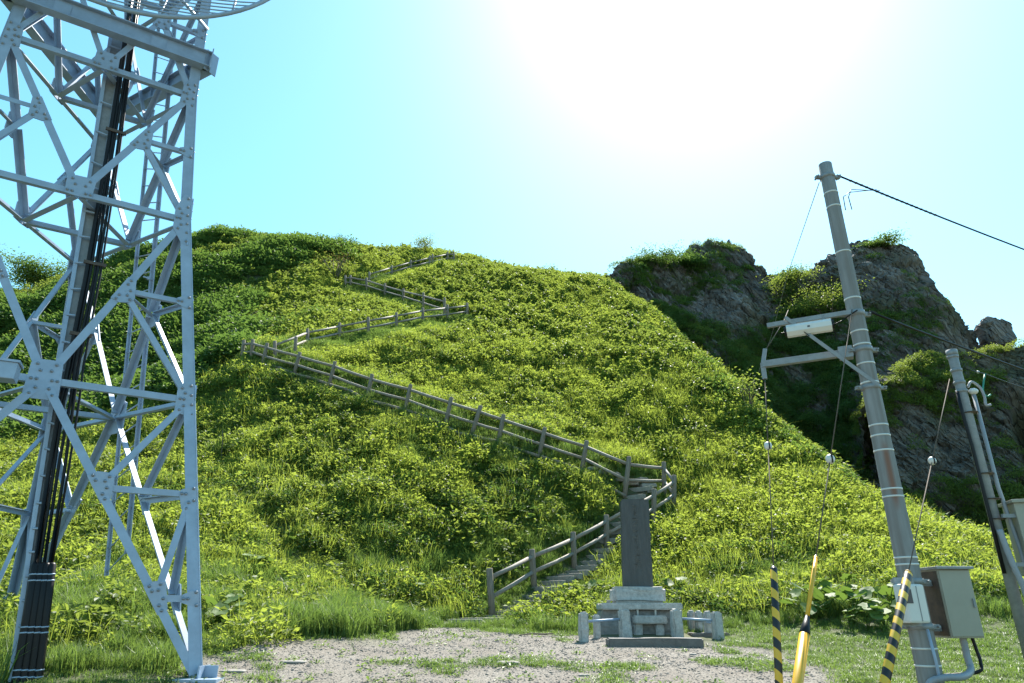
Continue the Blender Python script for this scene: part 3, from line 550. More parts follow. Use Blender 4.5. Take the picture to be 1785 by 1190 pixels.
for i in range(1,11):
    a,b=f2[i],f2[i+1]; n=2
    for k in range(n):
        p=a*(1-k/n)+b*k/n; q=a*(1-(k+.93)/n)+b*(k+.93)/n; p=p+[0,-.12,0]; q=q+[0,-.12,0]; p[2]=tz(p[0],p[1])+.1; q[2]=tz(q[0],q[1])+.1
        MB().tube([p,(p+q)/2,q],.065,8).build('edging_log',M['wood'],ed,True)
# ------------------------------------------------------------------ stone monument
def gz(x,y): return tz(x,y)
def stone_box(name,c,size,mt,parent=None,rz=0,bev=.02,rough=.012,taper=None,seed=0):
    bm=bmesh.new(); bmesh.ops.create_cube(bm,size=1)
    for q in bm.verts: q.co=Vector([q.co[i]*size[i] for i in range(3)])
    bmesh.ops.bevel(bm,geom=list(bm.edges),offset=bev,segments=2,affect='EDGES')
    bmesh.ops.subdivide_edges(bm,edges=[e for e in bm.edges if e.calc_length()>.12],cuts=3,use_grid_fill=True)
    V=np.array([q.co[:] for q in bm.verts]); V=V+rough*np.stack([fbm(V*9+seed,3),fbm(V*9+seed+40,3),fbm(V*9+seed+80,3)],1)
    if taper:
        k=(V[:,2]/size[2]+.5)[:,None]; V[:,:2]*=1+(taper-1)*k
    bm.verts.index_update(); fs=[[q.index for q in f.verts] for f in bm.faces]; bm.free()
    ca,sa=math.cos(rz),math.sin(rz); V=V@np.array([[ca,sa,0],[-sa,ca,0],[0,0,1]]); b=MB(); b.add(V+np.array(c,float)+[0,0,size[2]/2],fs); return b.build(name,mt,parent)
def gp(u,v): return hit(u,v,9,20)
def X(u,v,y): return P(u,v,y)[0]
def Z(u,v,y): return P(u,v,y)[2]
yf=gp(1116,1106)[1]; yb=yf+.45; g0=tz(X(1116,1100,yf),yf); xc=X(1113,1050,yb)
mroot=empty('stone_monument',(xc,yb,g0),'tall dark slate stele on a stepped granite base below the steps','monument'); mroot['_w']=[float(xc),float(yb),float(g0)]
MON=np.array([xc,yb])
z_pl=Z(1118,1063,yf); z_le=Z(1118,1051,yf); z_ba=Z(1118,1022,yb-.3); z_top=Z(1106,869,yb-.1)
def wpx(u0,u1,v,y): return X(u1,v,y)-X(u0,v,y)
M['granite_shaded']=mat('granite_with_painted_shade',(.27,.262,.25),.8,0,.5,10.,bump=.6,bscale=30)  # darker copy of the granite: the plinth's shade is painted into its colour
stone_box('plinth',(X(1113,1090,yf),yb,g0-.15),(wpx(1043,1184,1090,yf),.9,z_pl-g0+.15),M['granite_shaded'],mroot,taper=.88,rough=.03,seed=1)
stone_box('ledge',(X(1118.5,1057,yf),yb,z_pl),(wpx(1049,1189,1057,yf),1.05,z_le-z_pl),M['granite'],mroot,seed=2)
stone_box('base_stone',(X(1115,1036,yb-.3),yb,z_le),(wpx(1070,1161,1036,yb-.3),.6,z_ba-z_le),M['granite'],mroot,bev=.05,rough=.02,seed=3)
# stele: a rough slab, a little narrower and shifted at the top
def stele():
    nx,nz_=14,30; h=z_top-z_ba; V=[];Fc=[]
    for s in(-1,1):
        for j in range(nz_+1):
            t=j/nz_; w=wpx(1087,1139,1022,yb-.1)/2-.012*t+.006*vnoise(np.array([[t*9,s,3.]]))[0]
            for i in range(nx+1):
                a=i/nx*2-1; x=X(1113,1022,yb-.1)+(X(1106.5,870,yb-.1)-X(1113,1022,yb-.1))*t+a*(w+ (.006*vnoise(np.array([[t*14,a*3,s*2.]]))[0])); e=.5*abs(a)**8
                zt=z_ba+t*h+(t**12)*(.012*vnoise(np.array([[a*5,1.,s]]))[0]-.03*(a<-.86)-.012*abs(a))
                V.append((x,yb+s*(.10-.012*t-.02*e+.004*vnoise(np.array([[a*8,t*20,s*5.]]))[0]),zt))
    m=nx+1;o=m*(nz_+1)
    for j in range(nz_):
        for i in range(nx): Fc.append((j*m+i,j*m+i+1,(j+1)*m+i+1,(j+1)*m+i)); Fc.append((o+j*m+i,o+(j+1)*m+i,o+(j+1)*m+i+1,o+j*m+i+1))
        Fc.append((j*m,(j+1)*m,o+(j+1)*m,o+j*m)); Fc.append((j*m+nx,o+j*m+nx,o+(j+1)*m+nx,(j+1)*m+nx))
    for i in range(nx):
        k=nz_*m; Fc.append((k+i,k+i+1,o+k+i+1,o+k+i)); Fc.append((i,o+i,o+i+1,i+1))
    b=MB(); b.add(V,Fc); return b.build('stele',M['slate'],mroot)
ste=stele()
# faint carved column of characters, too worn to read: shallow strokes
cb=MB(); r_=random.Random(4); hh=z_top-z_ba
for k in range(11):
    zc=z_top-.18-k*.122; x0=X(1113,1022,yb-.1)+(X(1105,870,yb-.1)-X(1113,1022,yb-.1))*(zc-z_ba)/hh
    for s in range(6):
        hz=r_.random()<.5; w,hg=((r_.uniform(.05,.1),.009) if hz else (.009,r_.uniform(.04,.085)))
        cb.box((x0+r_.uniform(-.035,.035),yb-.1005+.012*(zc-z_ba)/hh-.004,zc+r_.uniform(-.04,.04)),(w,.006,hg),0)
M['carve']=mat('worn_carving',(.135,.128,.115),.8,0,.3,20)
cv=cb.build('carved_lettering',M['carve'],ste)
# offering table in front
def gpost(u,vt,vb,w,label,name='granite_post',ptop=False,seed=0,grp='granite posts around the monument'):
    f=gp(u,vb); h=P(u,vt,f[1])[2]-f[2]; root=stone_box(name,(f[0],f[1],f[2]-.1),(w,w,h+.1),M['granite'],None,rz=.12,bev=.03,rough=.015,seed=seed,taper=.94)
    tag(root,label,'stone post',grp); return f,h
PF={}
for k,(u,vt,vb,w,lab) in {'fl':(1018,1066,1119,.175,'granite post at the left front corner of the monument enclosure'),'bl':(1041,1070,1112,.14,'thin granite post just right of the left front corner post'),'cl':(1090,1062,1112,.22,'thick granite post left of the offering table'),'cr':(1182,1061,1110,.21,'thick granite post right of the offering table'),
 'r1':(1207,1064,1099,.15,'granite post in the right row, leftmost of the four'),'r2':(1220,1064,1101,.15,'granite post in the right row, second of the four'),'r3':(1236,1065,1108,.16,'brownish granite post in the right row, third of the four'),'r4':(1253,1066,1114,.19,'granite post at the right front corner of the enclosure')}.items(): PF[k]=gpost(u,vt,vb,w,lab,seed=sum(map(ord,k))%50)
def gbar(a,b,fr,label,mt='white'):
    (fa,ha),(fb,hb)=PF[a],PF[b]; p=fa+[0,0,ha*fr]; q=fb+[0,0,hb*fr]; d=(q-p)/np.linalg.norm(q-p); o=MB().tube([p+d*.06,q-d*.06],.024,10).build('enclosure_rail',M['steel'],None,True); tag(o,label,'rail','pipe rails between the granite posts')
gbar('fl','cl',.66,'grey pipe rail between the left corner post and the thick left post')
gbar('cr','r4',.66,'grey pipe rail between the thick right post and the right corner post')
gbar('r1','r4',.55,'grey pipe rail running back along the right row of posts')
tf=gp(1131,1106); tr=empty('offering_table',tf,'small granite offering table on two legs before the stele','stone table'); tr['_w']=[float(x) for x in tf]
yt=tf[1]; zt0=Z(1131,1087,yt); zt1=Z(1131,1073,yt)
stone_box('table_top',(X(1131,1080,yt),yt,zt0),(X(1160,1080,yt)-X(1102,1080,yt),.32,zt1-zt0),M['granite'],tr,seed=9)
for u in (1112,1149): stone_box('leg',(X(u,1095,yt),yt+.02,tf[2]-.08),(.16,.24,zt0-tf[2]+.08),M['granite'],tr,seed=u)
for u,lab in((1112,'left white stone vase on the offering table'),(1143,'right white stone vase on the offering table')):
    p=np.array([X(u,1073,yt),yt,zt1]); o=MB().tube([p,p+[0,0,.09],p+[0,0,.115]],[.02,.02,.026],10).build('flower_vase',M['white'],None,True); tag(o,lab,'vase','vases on the offering table')
sa_,sb_=gp(1061,1128),gp(1231,1131); yc=(sa_[1]+sb_[1])/2; o=stone_box('stone_slab',((sa_[0]+sb_[0])/2,yc+.24,gz((sa_[0]+sb_[0])/2,yc+.2)-.05),(abs(sb_[0]-sa_[0]),.46,.16),M['slab'],None,rz=-.02,seed=12); tag(o,'long dark flat stone slab lying in front of the granite posts','slab')
o=stone_box('stone_kerb',(gp(1235,1108)[0],gp(1235,1108)[1]+.1,gp(1235,1108)[2]-.08),(.75,.6,.13),M['slab'],None,seed=13); tag(o,'dark low stone footing under the right row of posts','footing')
o=boulder('small_stone',np.array([X(1058,1050,yb),yb-.25,z_le]),(.09,.08,.07),9,M['pale_stone'],'small pebble resting on the left of the monument ledge','stone',14)
for k,(u,v,sz,lab) in enumerate(((405,1172,(.36,.2,.05),'pale flat stone at the left end of the gravel by the tower foot'),(512,1155,(.34,.26,.045),'pale flat stone half buried in the gravel near the grass'),(886,1158,(.34,.2,.08),'pale angular stone in the middle of the gravel'),(1018,1178,(.16,.12,.06),'small pale stone low in the gravel below the slab'),(1208,1142,(.14,.1,.06),'small stone on the gravel right below the slab'))):
    f=hit(u,v,6,20); boulder('flat_stone',f-[0,0,.55*sz[2]],sz,k+20,M['pale_stone'],lab,'stone',16)
f=hit(935,1109,6,20); o=MB().tube([f+[-.35,-.05,.02],f+[-.1,.0,.05],f+[.15,.03,.04],f+[.33,.09,.05]],[.008,.014,.016,.01],7).build('fallen_branch',M['bark']); tag(o,'thin fallen branch lying on the gravel left of the monument','branch')
# ------------------------------------------------------------------ lattice tower (three legs)
TZ=np.array([-.746,3.02,6.037,8.572,11.3,14.2,17.0])+CAMZ; TR=np.array([2.809,2.152,1.758,1.566,1.47,1.40,1.34])+.085; TCX=np.array([-6.926,-7.032,-7.134,-7.26,-7.3,-7.33,-7.36]); TCY=np.array([9.851,9.902,9.68,9.638,9.62,9.6,9.58]); TPH=.017
TANG=[TPH,TPH-2*math.pi/3,TPH+2*math.pi/3]   # right, front-left, back
def leg_at(i,z):
    r=np.interp(z,TZ,TR); return np.array([np.interp(z,TZ,TCX)+r*math.cos(TANG[i]),np.interp(z,TZ,TCY)+r*math.sin(TANG[i]),z])
foot0=leg_at(0,TZ[0]); tow=empty('lattice_tower',(TCX[0],TCY[0],tz(TCX[0],TCY[0])),'tall three-legged galvanised steel lattice tower with bolted gusset plates','tower'); tow['_w']=[float(x) for x in tow.location]
def face_n(i,j,z):
    a,b=leg_at(i,z),leg_at(j,z); m=(a+b)/2; c=np.array([np.interp(z,TZ,TCX),np.interp(z,TZ,TCY),z]); n=m-c; n[2]=.0; return n/np.linalg.norm(n)
ZT=TZ[-1]
for i in range(3):
    o1=[(i+1)%3,(i+2)%3]; zb=tz(*leg_at(i,TZ[0])[:2])-.1
    lo=leg_at(i,TZ[0]); zs=[TZ[0]]+list(TZ[1:]); b=MB()
    for k in range(len(zs)-1):
        p,q=leg_at(i,zs[k]),leg_at(i,zs[k+1])
        if k==0: p=p+(p-q)/np.linalg.norm(q-p)*(p[2]-zb)
        for j in o1:
            n=face_n(i,j,zs[k]+.1); e=leg_at(j,zs[k])-leg_at(i,zs[k]); e/=np.linalg.norm(e); w=.17
            d=(q-p)/np.linalg.norm(q-p); a=p-n*.0; 
            V=[p,p+e*w,q+e*w,q]; V2=[v-n*.016 for v in V]; b.add(V+V2,[(0,1,2,3),(7,6,5,4),(0,4,5,1),(1,5,6,2),(2,6,7,3),(3,7,4,0)])
    b.build('leg',M['steel'],tow)
    pb=leg_at(i,TZ[0]); pb[2]=tz(pb[0],pb[1]); MB().box(pb+[0,0,-.03],(.56,.56,.05),TANG[i]).box(pb+[0,0,.06],(.02,.36,.16),TANG[i]).box(pb+[0,0,.06],(.36,.02,.16),TANG[i]).build('base_plate',M['steel'],tow)
    MB().box(pb+[0,0,-.21],(.85,.85,.3),TANG[i],bev=.03).build('concrete_footing',M['concrete'],tow)
PL={}
def node(face,key,p,n): PL.setdefault((face,key),dict(p=np.array(p,float),n=n,d=[]))
def member(fi,ka,pa,kb,pb,n,w,nm='brace',shorten=.0,flip=1):
    node(fi,ka,pa,n); node(fi,kb,pb,n); d=pb-pa; d=d/np.linalg.norm(d)
    PL[(fi,ka)]['d'].append((d,w)); PL[(fi,kb)]['d'].append((-d,w))
    MB().angle(pa+d*.05-n*.004,pb-d*.05-n*.004,n,w,w*.85,.012,flip).build(nm,M['steel'],tow)
faces=[(1,0),(0,2),(2,1)]
mids={}
for fi,(i,j) in enumerate(faces):
    for k in range(len(TZ)-1):
        z0,z1=TZ[k],TZ[k+1]; n=face_n(i,j,(z0+z1)/2); w=.108 if k<3 else .09
        a0,a1,b0,b1=leg_at(i,z0),leg_at(i,z1),leg_at(j,z0),leg_at(j,z1); e=(b0-a0)/np.linalg.norm(b0-a0); off=e*.09
        m0=(a0+b0)/2; m1=(a1+b1)/2; mids[(fi,k)]=m0; mids[(fi,k+1)]=m1
        if k>0:
            member(fi,('L',i,k),a0+off,('M',k),m0,n,.095,'horizontal'); member(fi,('M',k),m0,('L',j,k),b0-off,n,.095,'horizontal')
        if k==0:
            for s,(q0,q1,lg) in ((1,(a0,a1,i)),(-1,(b0,b1,j))):
                of=off*s; foot=q0+of; pts=[m1+(foot-m1)*t for t in (.375,.746)]; full=[m1]+pts+[foot]; keys=[('M',1),('D',lg,0,0),('D',lg,0,1),('F',lg)]
                for t in range(3): member(fi,keys[t],full[t],keys[t+1],full[t+1],n,w,'brace',flip=s)
                for t,pp in enumerate(pts):
                    lp=leg_at(lg,pp[2])+of; member(fi,keys[t+1],pp,('L',lg,'s',t),lp,n,.085,'strut')
                member(fi,keys[1],pts[0],('L',lg,1),q1+of,n,.09,'strut'); lp=leg_at(lg,pts[0][2])+of; member(fi,keys[2],pts[1],('L',lg,'s',0),lp,n,.09,'strut')
        else:
            for s,(q0,q1,lg) in ((1,(a0,a1,i)),(-1,(b0,b1,j))):
                of=off*s; D=m0+(q1+of-m0)*.52; kd=('D',lg,k)
                member(fi,('M',k),m0,kd,D,n,w,'brace',flip=s); member(fi,kd,D,('L',lg,k+1),q1+of,n,w,'brace',flip=s)
                lp=leg_at(lg,D[2])+of; member(fi,kd,D,('L',lg,'h',k),lp,n,.075,'strut'); member(fi,kd,D,('L',lg,k),q0+of,n,.085,'strut')
                mids[('D',fi,lg,k)]=D
def hull(pts):
    pts=sorted(map(tuple,pts)); cr=lambda o,a,b:(a[0]-o[0])*(b[1]-o[1])-(a[1]-o[1])*(b[0]-o[0]); lo=[];up=[]
    for p in pts:
        while len(lo)>1 and cr(lo[-2],lo[-1],p)<=0: lo.pop()
        lo.append(p)
    for p in pts[::-1]:
        while len(up)>1 and cr(up[-2],up[-1],p)<=0: up.pop()
        up.append(p)
    return lo[:-1]+up[:-1]
for (fi,key),pl in PL.items():
    if len(pl['d'])<2 and key[0]!='L': continue
    n=pl['n']; ex=np.cross([0,0,1.],n); ex/=np.linalg.norm(ex); ey=np.cross(n,ex); pts=[];bp=[]
    big=key[0]=='M'; l=.29 if big else (.24 if key[0]=='L' else .21)
    for d,w in pl['d']:
        d2=np.array([d@ex,d@ey]); pr=np.array([-d2[1],d2[0]])
        ll=l*(.62 if abs(d[2])<.1 else 1.0)
        for s in(-1,1): pts.append(d2*ll+pr*s*w*.6); pts.append(pr*s*w*.5-d2*.05)
        for t in ((.5,.86) if ll>.14 else (.72,)): bp.append(d2*ll*t)
    if key[0]=='L':
        lg=key[1]; ld=leg_at(lg,pl['p'][2]+.5)-leg_at(lg,pl['p'][2]); ld/=np.linalg.norm(ld); d2=np.array([ld@ex,ld@ey]); hl=.26 if len(pl['d'])>2 else .10
        if key[2]==2: hl=.46
        side=np.sign(sum(d@ex for d,_ in pl['d'])); 
        for s in(-1,1):
            pts.append(d2*hl*s-np.array([side*.07,0])); pts.append(d2*hl*s+np.array([side*.03,0]))
        for t in np.linspace(-.85,.85,6 if hl>.4 else (4 if hl>.2 else 2)): bp.append(d2*hl*t-np.array([side*.03,0]))
    H=hull(pts); c=pl['p']+n*.006; V=[c+ex*a+ey*b for a,b in H]; V2=[v-n*.016 for v in V]; V=[v+n*.004 for v in V]; k=len(H)
    b=MB(); b.add(V+V2,[tuple(range(k)),tuple(range(k,2*k))[::-1]]+[(q,k+q,k+(q+1)%k,(q+1)%k) for q in range(k)]); po=b.build('gusset_plate',M['steel'],tow)
    bb=MB()
    for q in bp:
        s=c+ex*q[0]+ey*q[1]; bb.tube([s+n*.003,s+n*.016,s+n*.0161,s+n*.034],[.024,.023,.014,.012],7)
    bo=bb.build('bolts',M['bolt'],po,True); bo['kind']='stuff'
# plan bracing inside each level, seen from below
for k in range(1,len(TZ)-1):
    for fi in range(3):
        a,b=mids[(fi,k)],mids[((fi+1)%3,k)]; d=(b-a)/np.linalg.norm(b-a); MB().angle(a+d*.08+[0,0,-.06],b-d*.08+[0,0,-.06],(0,0,-1),.09,.08).build('plan_brace',M['steel'],tow)
    for lg in range(3):
        fs=[fi for fi,(i,j) in enumerate(faces) if lg in(i,j)]; 
        if ('D',fs[0],lg,k) in mids and k<4:
            a,b=mids[('D',fs[0],lg,k)],mids[('D',fs[1],lg,k)]; MB().angle(a+[0,0,-.03],b+[0,0,-.03],(0,0,-1),.07,.06).build('corner_tie',M['steel'],tow)
# platform girders round the three faces
zg=9.36+CAMZ
for fi,(i,j) in enumerate(faces):
    n=face_n(i,j,zg); a,b=leg_at(i,zg),leg_at(j,zg); e=(b-a)/np.linalg.norm(b-a); o_=n*.09
    p,q=a-e*.13+o_,b+e*.13+o_; h=.17; w=.085
    MB().prof(p,q,n,[(-h,w),(-h+.02,w),(-h+.02,.012),(h-.02,.012),(h-.02,w),(h,w),(h,-w),(h-.02,-w),(h-.02,-.012),(-h+.02,-.012),(-h+.02,-w),(-h,-w)]).build('girder',M['steel'],tow)
    for s,c in((1,p),(-1,q)): MB().box(c,(.02,.24,.44),math.atan2(e[1],e[0])).build('end_plate',M['steel'],tow)
    for t in(.25,.72):
        c=p+(q-p)*t+n*.02; MB().box(c,(.24,.02,.2),math.atan2(e[1],e[0])).build('splice_plate',M['steel'],tow)
# top platform so that the tower ends in something
MB().box((TCX[-1],TCY[-1],TZ[-1]+.05),(3.2,3.2,.1),.3).build('top_platform',M['steel_dark'],tow)
# ladder on the right-hand face
def plane_hit(u,v,p0,n):
    x,y,z=ray(u,v); d=np.array([x,y,z]); c=np.array([0,0,CAMZ]); t=((p0-c)@n)/(d@n); return c+d*t
def face_plane(i,j,off):
    a,b,c=leg_at(i,TZ[1]),leg_at(j,TZ[1]),leg_at(i,TZ[3]); n=np.cross(b-a,c-a); n/=np.linalg.norm(n); ctr=np.array([TCX[1],TCY[1],TZ[1]]); 
    if n@(a-ctr)<0:n=-n
    return a+n*off,n
p0,n0=face_plane(0,2,.16)
r1=[plane_hit(u,v,p0,n0) for u,v in((302,95),(265,400),(243,690),(224,965))]; r2=[plane_hit(u,v,p0,n0) for u,v in((275,85),(231,430),(208,760),(188,1003))]
lad=empty('access_ladder',r2[-1],'narrow steel ladder fixed up the right face of the lattice tower','ladder'); lad['_w']=[float(x) for x in r2[-1]]
ext=lambda r:[r[0]+(r[0]-r[-1])*.35]+[r[0],r[-1]]
q1,q2=(r1[0]+(r1[0]-r1[-1])*.3,r1[-1]),(r2[0]+(r2[0]-r2[-1])*.3,r2[-1])
for q,w in((q1,.065),(q2,.045)): MB().angle(q[1],q[0],n0,w,.05,.01).build('rail',M['steel'],lad)
L_=np.linalg.norm(q1[0]-q1[1]); nr=int(L_/.33)
for k in range(nr+1):
    t=(k+.15)/nr
    if t>1: break
    a=q1[1]+(q1[0]-q1[1])*t; b=q2[1]+(q2[0]-q2[1])*t; MB().tube([a-n0*.02,b-n0*.02],.011,7).build('rung',M['steel'],lad)
for t in(.12,.38,.6,.8):
    a=q1[1]+(q1[0]-q1[1])*t; MB().box(a-n0*.08,(.05,.05,.05),.3).tube([a,a-n0*.18],.014,6).build('bracket',M['steel'],lad)
# cable tray inside the front face, with feeder cables
pf,nf=face_plane(1,0,-.28)
def fp(u,v): return plane_hit(u,v,pf,nf)
tl=[(194,55),(160,280),(128,480),(92,690),(60,900),(32,1090),(-2,1330)]; trr=[(217,62),(182,290),(152,480),(112,700),(76,900),(48,1090),(14,1330)]
ct=empty('cable_tray',fp(12,1250),'galvanised cable tray rising inside the tower behind the black feeder cables','cable tray'); ct['_w']=[float(x) for x in ct.location]
ga=tz(*fp(0,1250)[:2])
Lp=[fp(*q) for q in tl]; Rp=[fp(*q) for q in trr]
for pts in(Lp,Rp):
    b=MB()
    for a,c in zip(pts[:-1],pts[1:]): b.angle(a,c,nf,.055,.07,.008)
    b.build('tray_rail',M['steel'],ct)
b=MB()
for a,c,a2,c2 in zip(Lp[:-1],Lp[1:],Rp[:-1],Rp[1:]): b.add([a-nf*.06,a2-nf*.06,c2-nf*.06,c-nf*.06,a-nf*.07,a2-nf*.07,c2-nf*.07,c-nf*.07],[(0,1,2,3),(7,6,5,4),(0,3,7,4),(1,5,6,2)])
b.build('back_sheet',M['steel_dark'],ct)
def lerp_line(pts,t):
    s=t*(len(pts)-1); i=min(int(s),len(pts)-2); return pts[i]+(pts[i+1]-pts[i])*(s-i)
for k in range(26):
    t=.02+.037*k; MB().tube([lerp_line(Lp,t)+nf*.012,lerp_line(Rp,t)+nf*.012],.016,6).build('cross_bar',M['steel'],ct)
cl=[(217,62),(185,282),(150,482),(118,640),(106,700),(84,820),(62,985)]; crr=[(236,66),(207,282),(176,482),(143,640),(138,700),(120,820),(93,985)]
for k in range(5):
    s=k/4; pts=[fp(a[0]+(b[0]-a[0])*s,a[1]+(b[1]-a[1])*s)+nf*.03 for a,b in zip(cl,crr)]; wob=random.Random(k)
    pts=[p+np.array([wob.uniform(-.012,.012),wob.uniform(-.02,.02),0]) for p in pts]
    if k<4:
        u0,u1=62+ (93-62)*s,0; sl=[(58+9.5*k+4,985),(45+11*k,1090),(28+12.5*k,1190),(8+13*k,1330)]; sp=[fp(*q)+nf*.06 for q in sl]
        sp[-1][2]=min(sp[-1][2],tz(sp[-1][0],sp[-1][1])-.05)
        cab=MB().tube([pts[0]+(pts[0]-pts[1])*1.5]+pts+[sp[0]],.021 if k else .03,8).build('feeder_cable',M['black'],None,True)
        tag(cab,['black feeder cable nearest the tray on the tower','second black feeder cable from the tray on the tower','third black feeder cable from the tray on the tower','outermost black feeder cable on the tower'][k],'cable','black feeder cables on the tower')
        MB().tube([sp[0]+(sp[0]-sp[1])*.04,sp[0],sp[1],sp[2],sp[3]],[.03,.052,.052,.052,.052],10).build('sleeve',M['black'],cab,True)
        for v_ in (1002,1013,1093,1103,1168,1180):
            t=np.interp(v_,[985,1090,1190],[0,1,2]); i=min(int(t),1); c=sp[i]+(sp[i+1]-sp[i])*(t-i); d=(sp[i+1]-sp[i]); d/=np.linalg.norm(d); MB().tube([c-d*.008,c+d*.008],.0545,10).build('wire_tie',M['steel'],cab,True)
    else: 
        cab=MB().tube([pts[0]+(pts[0]-pts[1])*1.5]+pts,.016,8).build('thin_feeder_cable',M['black'],None,True); tag(cab,'thin black cable beside the feeder bundle on the tower','cable')
for v_,du in ((232,0),(350,0),(462,0),(585,0)):
    a=fp(np.interp(v_,[c[1] for c in cl],[c[0] for c in cl])-8,v_); b=fp(np.interp(v_,[c[1] for c in crr],[c[0] for c in crr])+6,v_); MB().box((a+b)/2+nf*.055,(np.linalg.norm(b-a),.035,.05),math.atan2((b-a)[1],(b-a)[0])).build('cable_clamp',M['rust'],ct)
jb=P(-20,645,8.2); jr=empty('junction_box',jb,'grey steel junction box at the left edge fixed on the tower','box'); jr['_w']=[float(x) for x in jb]
MB().box(jb,(.62,.25,.22),.45,bev=.01).build('box_body',M['steel'],jr); MB().box(jb+[0,0,.125],(.66,.29,.03),.45).build('lid',M['steel'],jr)
# grid dish in front of the tower top
dc=np.array([-5.95,7.75,CAMZ+8.56]); DRr=2.5; dc[2]+=DRr; da=.36; de=np.array([math.cos(da),math.sin(da),0]); dn=np.array([-math.sin(da),math.cos(da),0])
dish=empty('grid_dish_antenna',dc-[0,0,DRr],'large round grid dish antenna of parallel bars at the tower top','antenna'); dish['_w']=[float(x) for x in dish.location]
def dpt(x,z): return dc+de*x+np.array([0,0,z])+dn*(.55*(1-(x*x+z*z)/DRr**2))
MB().tube([dpt(DRr*math.cos(t),DRr*math.sin(t)) for t in np.linspace(0,2*math.pi,73)],.036,8,False).build('rim',M['steel'],dish,True)
for k in range(1,46):
    z=-DRr+2*DRr*k/46; h=math.sqrt(max(DRr**2-z*z,0)); MB().tube([dpt(h*t,z) for t in np.linspace(-1,1,15)],.012,5).build('grid_bar',M['steel'],dish,True)
for x in(-1.5,-.5,.5,1.5):
    h=math.sqrt(DRr**2-x*x); MB().tube([dpt(x,h*t)+dn*.03 for t in np.linspace(-1,1,13)],.018,6).build('rib',M['steel'],dish,True)
for x,z in((-1.3,-1.4),(-.9,1.2),(.5,-1.5),(.4,1.2)):
    MB().tube([dpt(x,z),leg_at(0,dc[2]+z*.6)*.5+leg_at(1,dc[2]+z*.6)*.5 if x<0 else leg_at(0,dc[2]+z*.6)],.03,7).build('mount_strut',M['steel'],dish,True)
# ------------------------------------------------------------------ utility poles, arms, boxes, wires
def axis_z(v,y): 
    b=(595-v)/F; return (SP+CP*b)/(CP-SP*b)*y+CAMZ
PX,PY=4.41,8.0; zt1=axis_z(287,PY); g1=tz(PX,PY)
def prad(z): return float(np.interp(z-g1,[-.5,.5,3.3,7.0],[.132,.125,.102,.088]))
pole=empty('utility_pole',(PX,PY,g1),'tall grey concrete utility pole with two steel arms on the right','utility pole'); pole['_w']=[PX,PY,g1]
zz=np.linspace(g1-.5,zt1,14); 
def pole_mat():
    m=M['concrete'].copy(); m.name='streaked_pole_concrete'; nt=m.node_tree; N=nt.nodes; L=nt.links; b=N['Principled BSDF']; src=b.inputs['Base Color'].links[0].from_socket
    tc=N.new('ShaderNodeTexCoord'); mp=N.new('ShaderNodeMapping'); mp.inputs['Scale'].default_value=(16,16,.35); L.new(tc.outputs['Object'],mp.inputs[0]); n=N.new('ShaderNodeTexNoise'); n.inputs['Scale'].default_value=1.0; n.inputs['Detail'].default_value=5; L.new(mp.outputs[0],n.inputs[0])
    r=N.new('ShaderNodeValToRGB'); r.color_ramp.elements[0].position=.45; r.color_ramp.elements[1].position=.68; L.new(n.outputs[0],r.inputs[0]); k=N.new('ShaderNodeMath'); k.operation='MULTIPLY'; k.inputs[1].default_value=.8; L.new(r.outputs[0],k.inputs[0])
    mx=N.new('ShaderNodeMix'); mx.data_type='RGBA'; L.new(k.outputs[0],mx.inputs[0]); L.new(src,mx.inputs[6]); mx.inputs[7].default_value=(.16,.145,.13,1)
    sx=N.new('ShaderNodeSeparateXYZ'); L.new(tc.outputs['Object'],sx.inputs[0]); zc=axis_z(830,PY)-(g1-.5)
    a=N.new('ShaderNodeMath'); a.operation='SUBTRACT'; a.inputs[1].default_value=zc; L.new(sx.outputs[2],a.inputs[0]); ab=N.new('ShaderNodeMath'); ab.operation='ABSOLUTE'; L.new(a.outputs[0],ab.inputs[0])
    mr=N.new('ShaderNodeMapRange'); mr.inputs['From Min'].default_value=.42; mr.inputs['From Max'].default_value=.25; L.new(ab.outputs[0],mr.inputs[0])
    bx=N.new('ShaderNodeMath'); bx.operation='ADD'; bx.inputs[1].default_value=.03; L.new(sx.outputs[0],bx.inputs[0]); bx2=N.new('ShaderNodeMath'); bx2.operation='ABSOLUTE'; L.new(bx.outputs[0],bx2.inputs[0]); mr2=N.new('ShaderNodeMapRange'); mr2.inputs['From Min'].default_value=.045; mr2.inputs['From Max'].default_value=.01; L.new(bx2.outputs[0],mr2.inputs[0])
    f=N.new('ShaderNodeMath'); f.operation='MULTIPLY'; L.new(mr.outputs[0],f.inputs[0]); L.new(mr2.outputs[0],f.inputs[1])
    f2=N.new('ShaderNodeMath'); f2.operation='MULTIPLY'; L.new(f.outputs[0],f2.inputs[0]); f2.inputs[1].default_value=.75
    m2=N.new('ShaderNodeMix'); m2.data_type='RGBA'; L.new(f2.outputs[0],m2.inputs[0]); L.new(mx.outputs[2],m2.inputs[6]); m2.inputs[7].default_value=(.19,.065,.025,1); L.new(m2.outputs[2],b.inputs['Base Color']); return m
M['pole']=pole_mat()
MB().tube([(PX,PY,z) for z in zz]+[(PX,PY,zt1+.012)],[prad(z) for z in zz]+[prad(zt1)*.8],28).build('shaft',M['pole'],pole,True)
def ring(x,y,z,r,h,nm,mt,par,n=24): return MB().tube([(x,y,z-h/2),(x,y,z+h/2)],r,n).build(nm,mt,par,True)
for v_ in (338,362,441,522,579,602,635,668,742,760,786,853,866,972,984,1130,1160): ring(PX,PY,axis_z(v_,PY),prad(axis_z(v_,PY))+.004,.019,'strap',M['white'],pole)
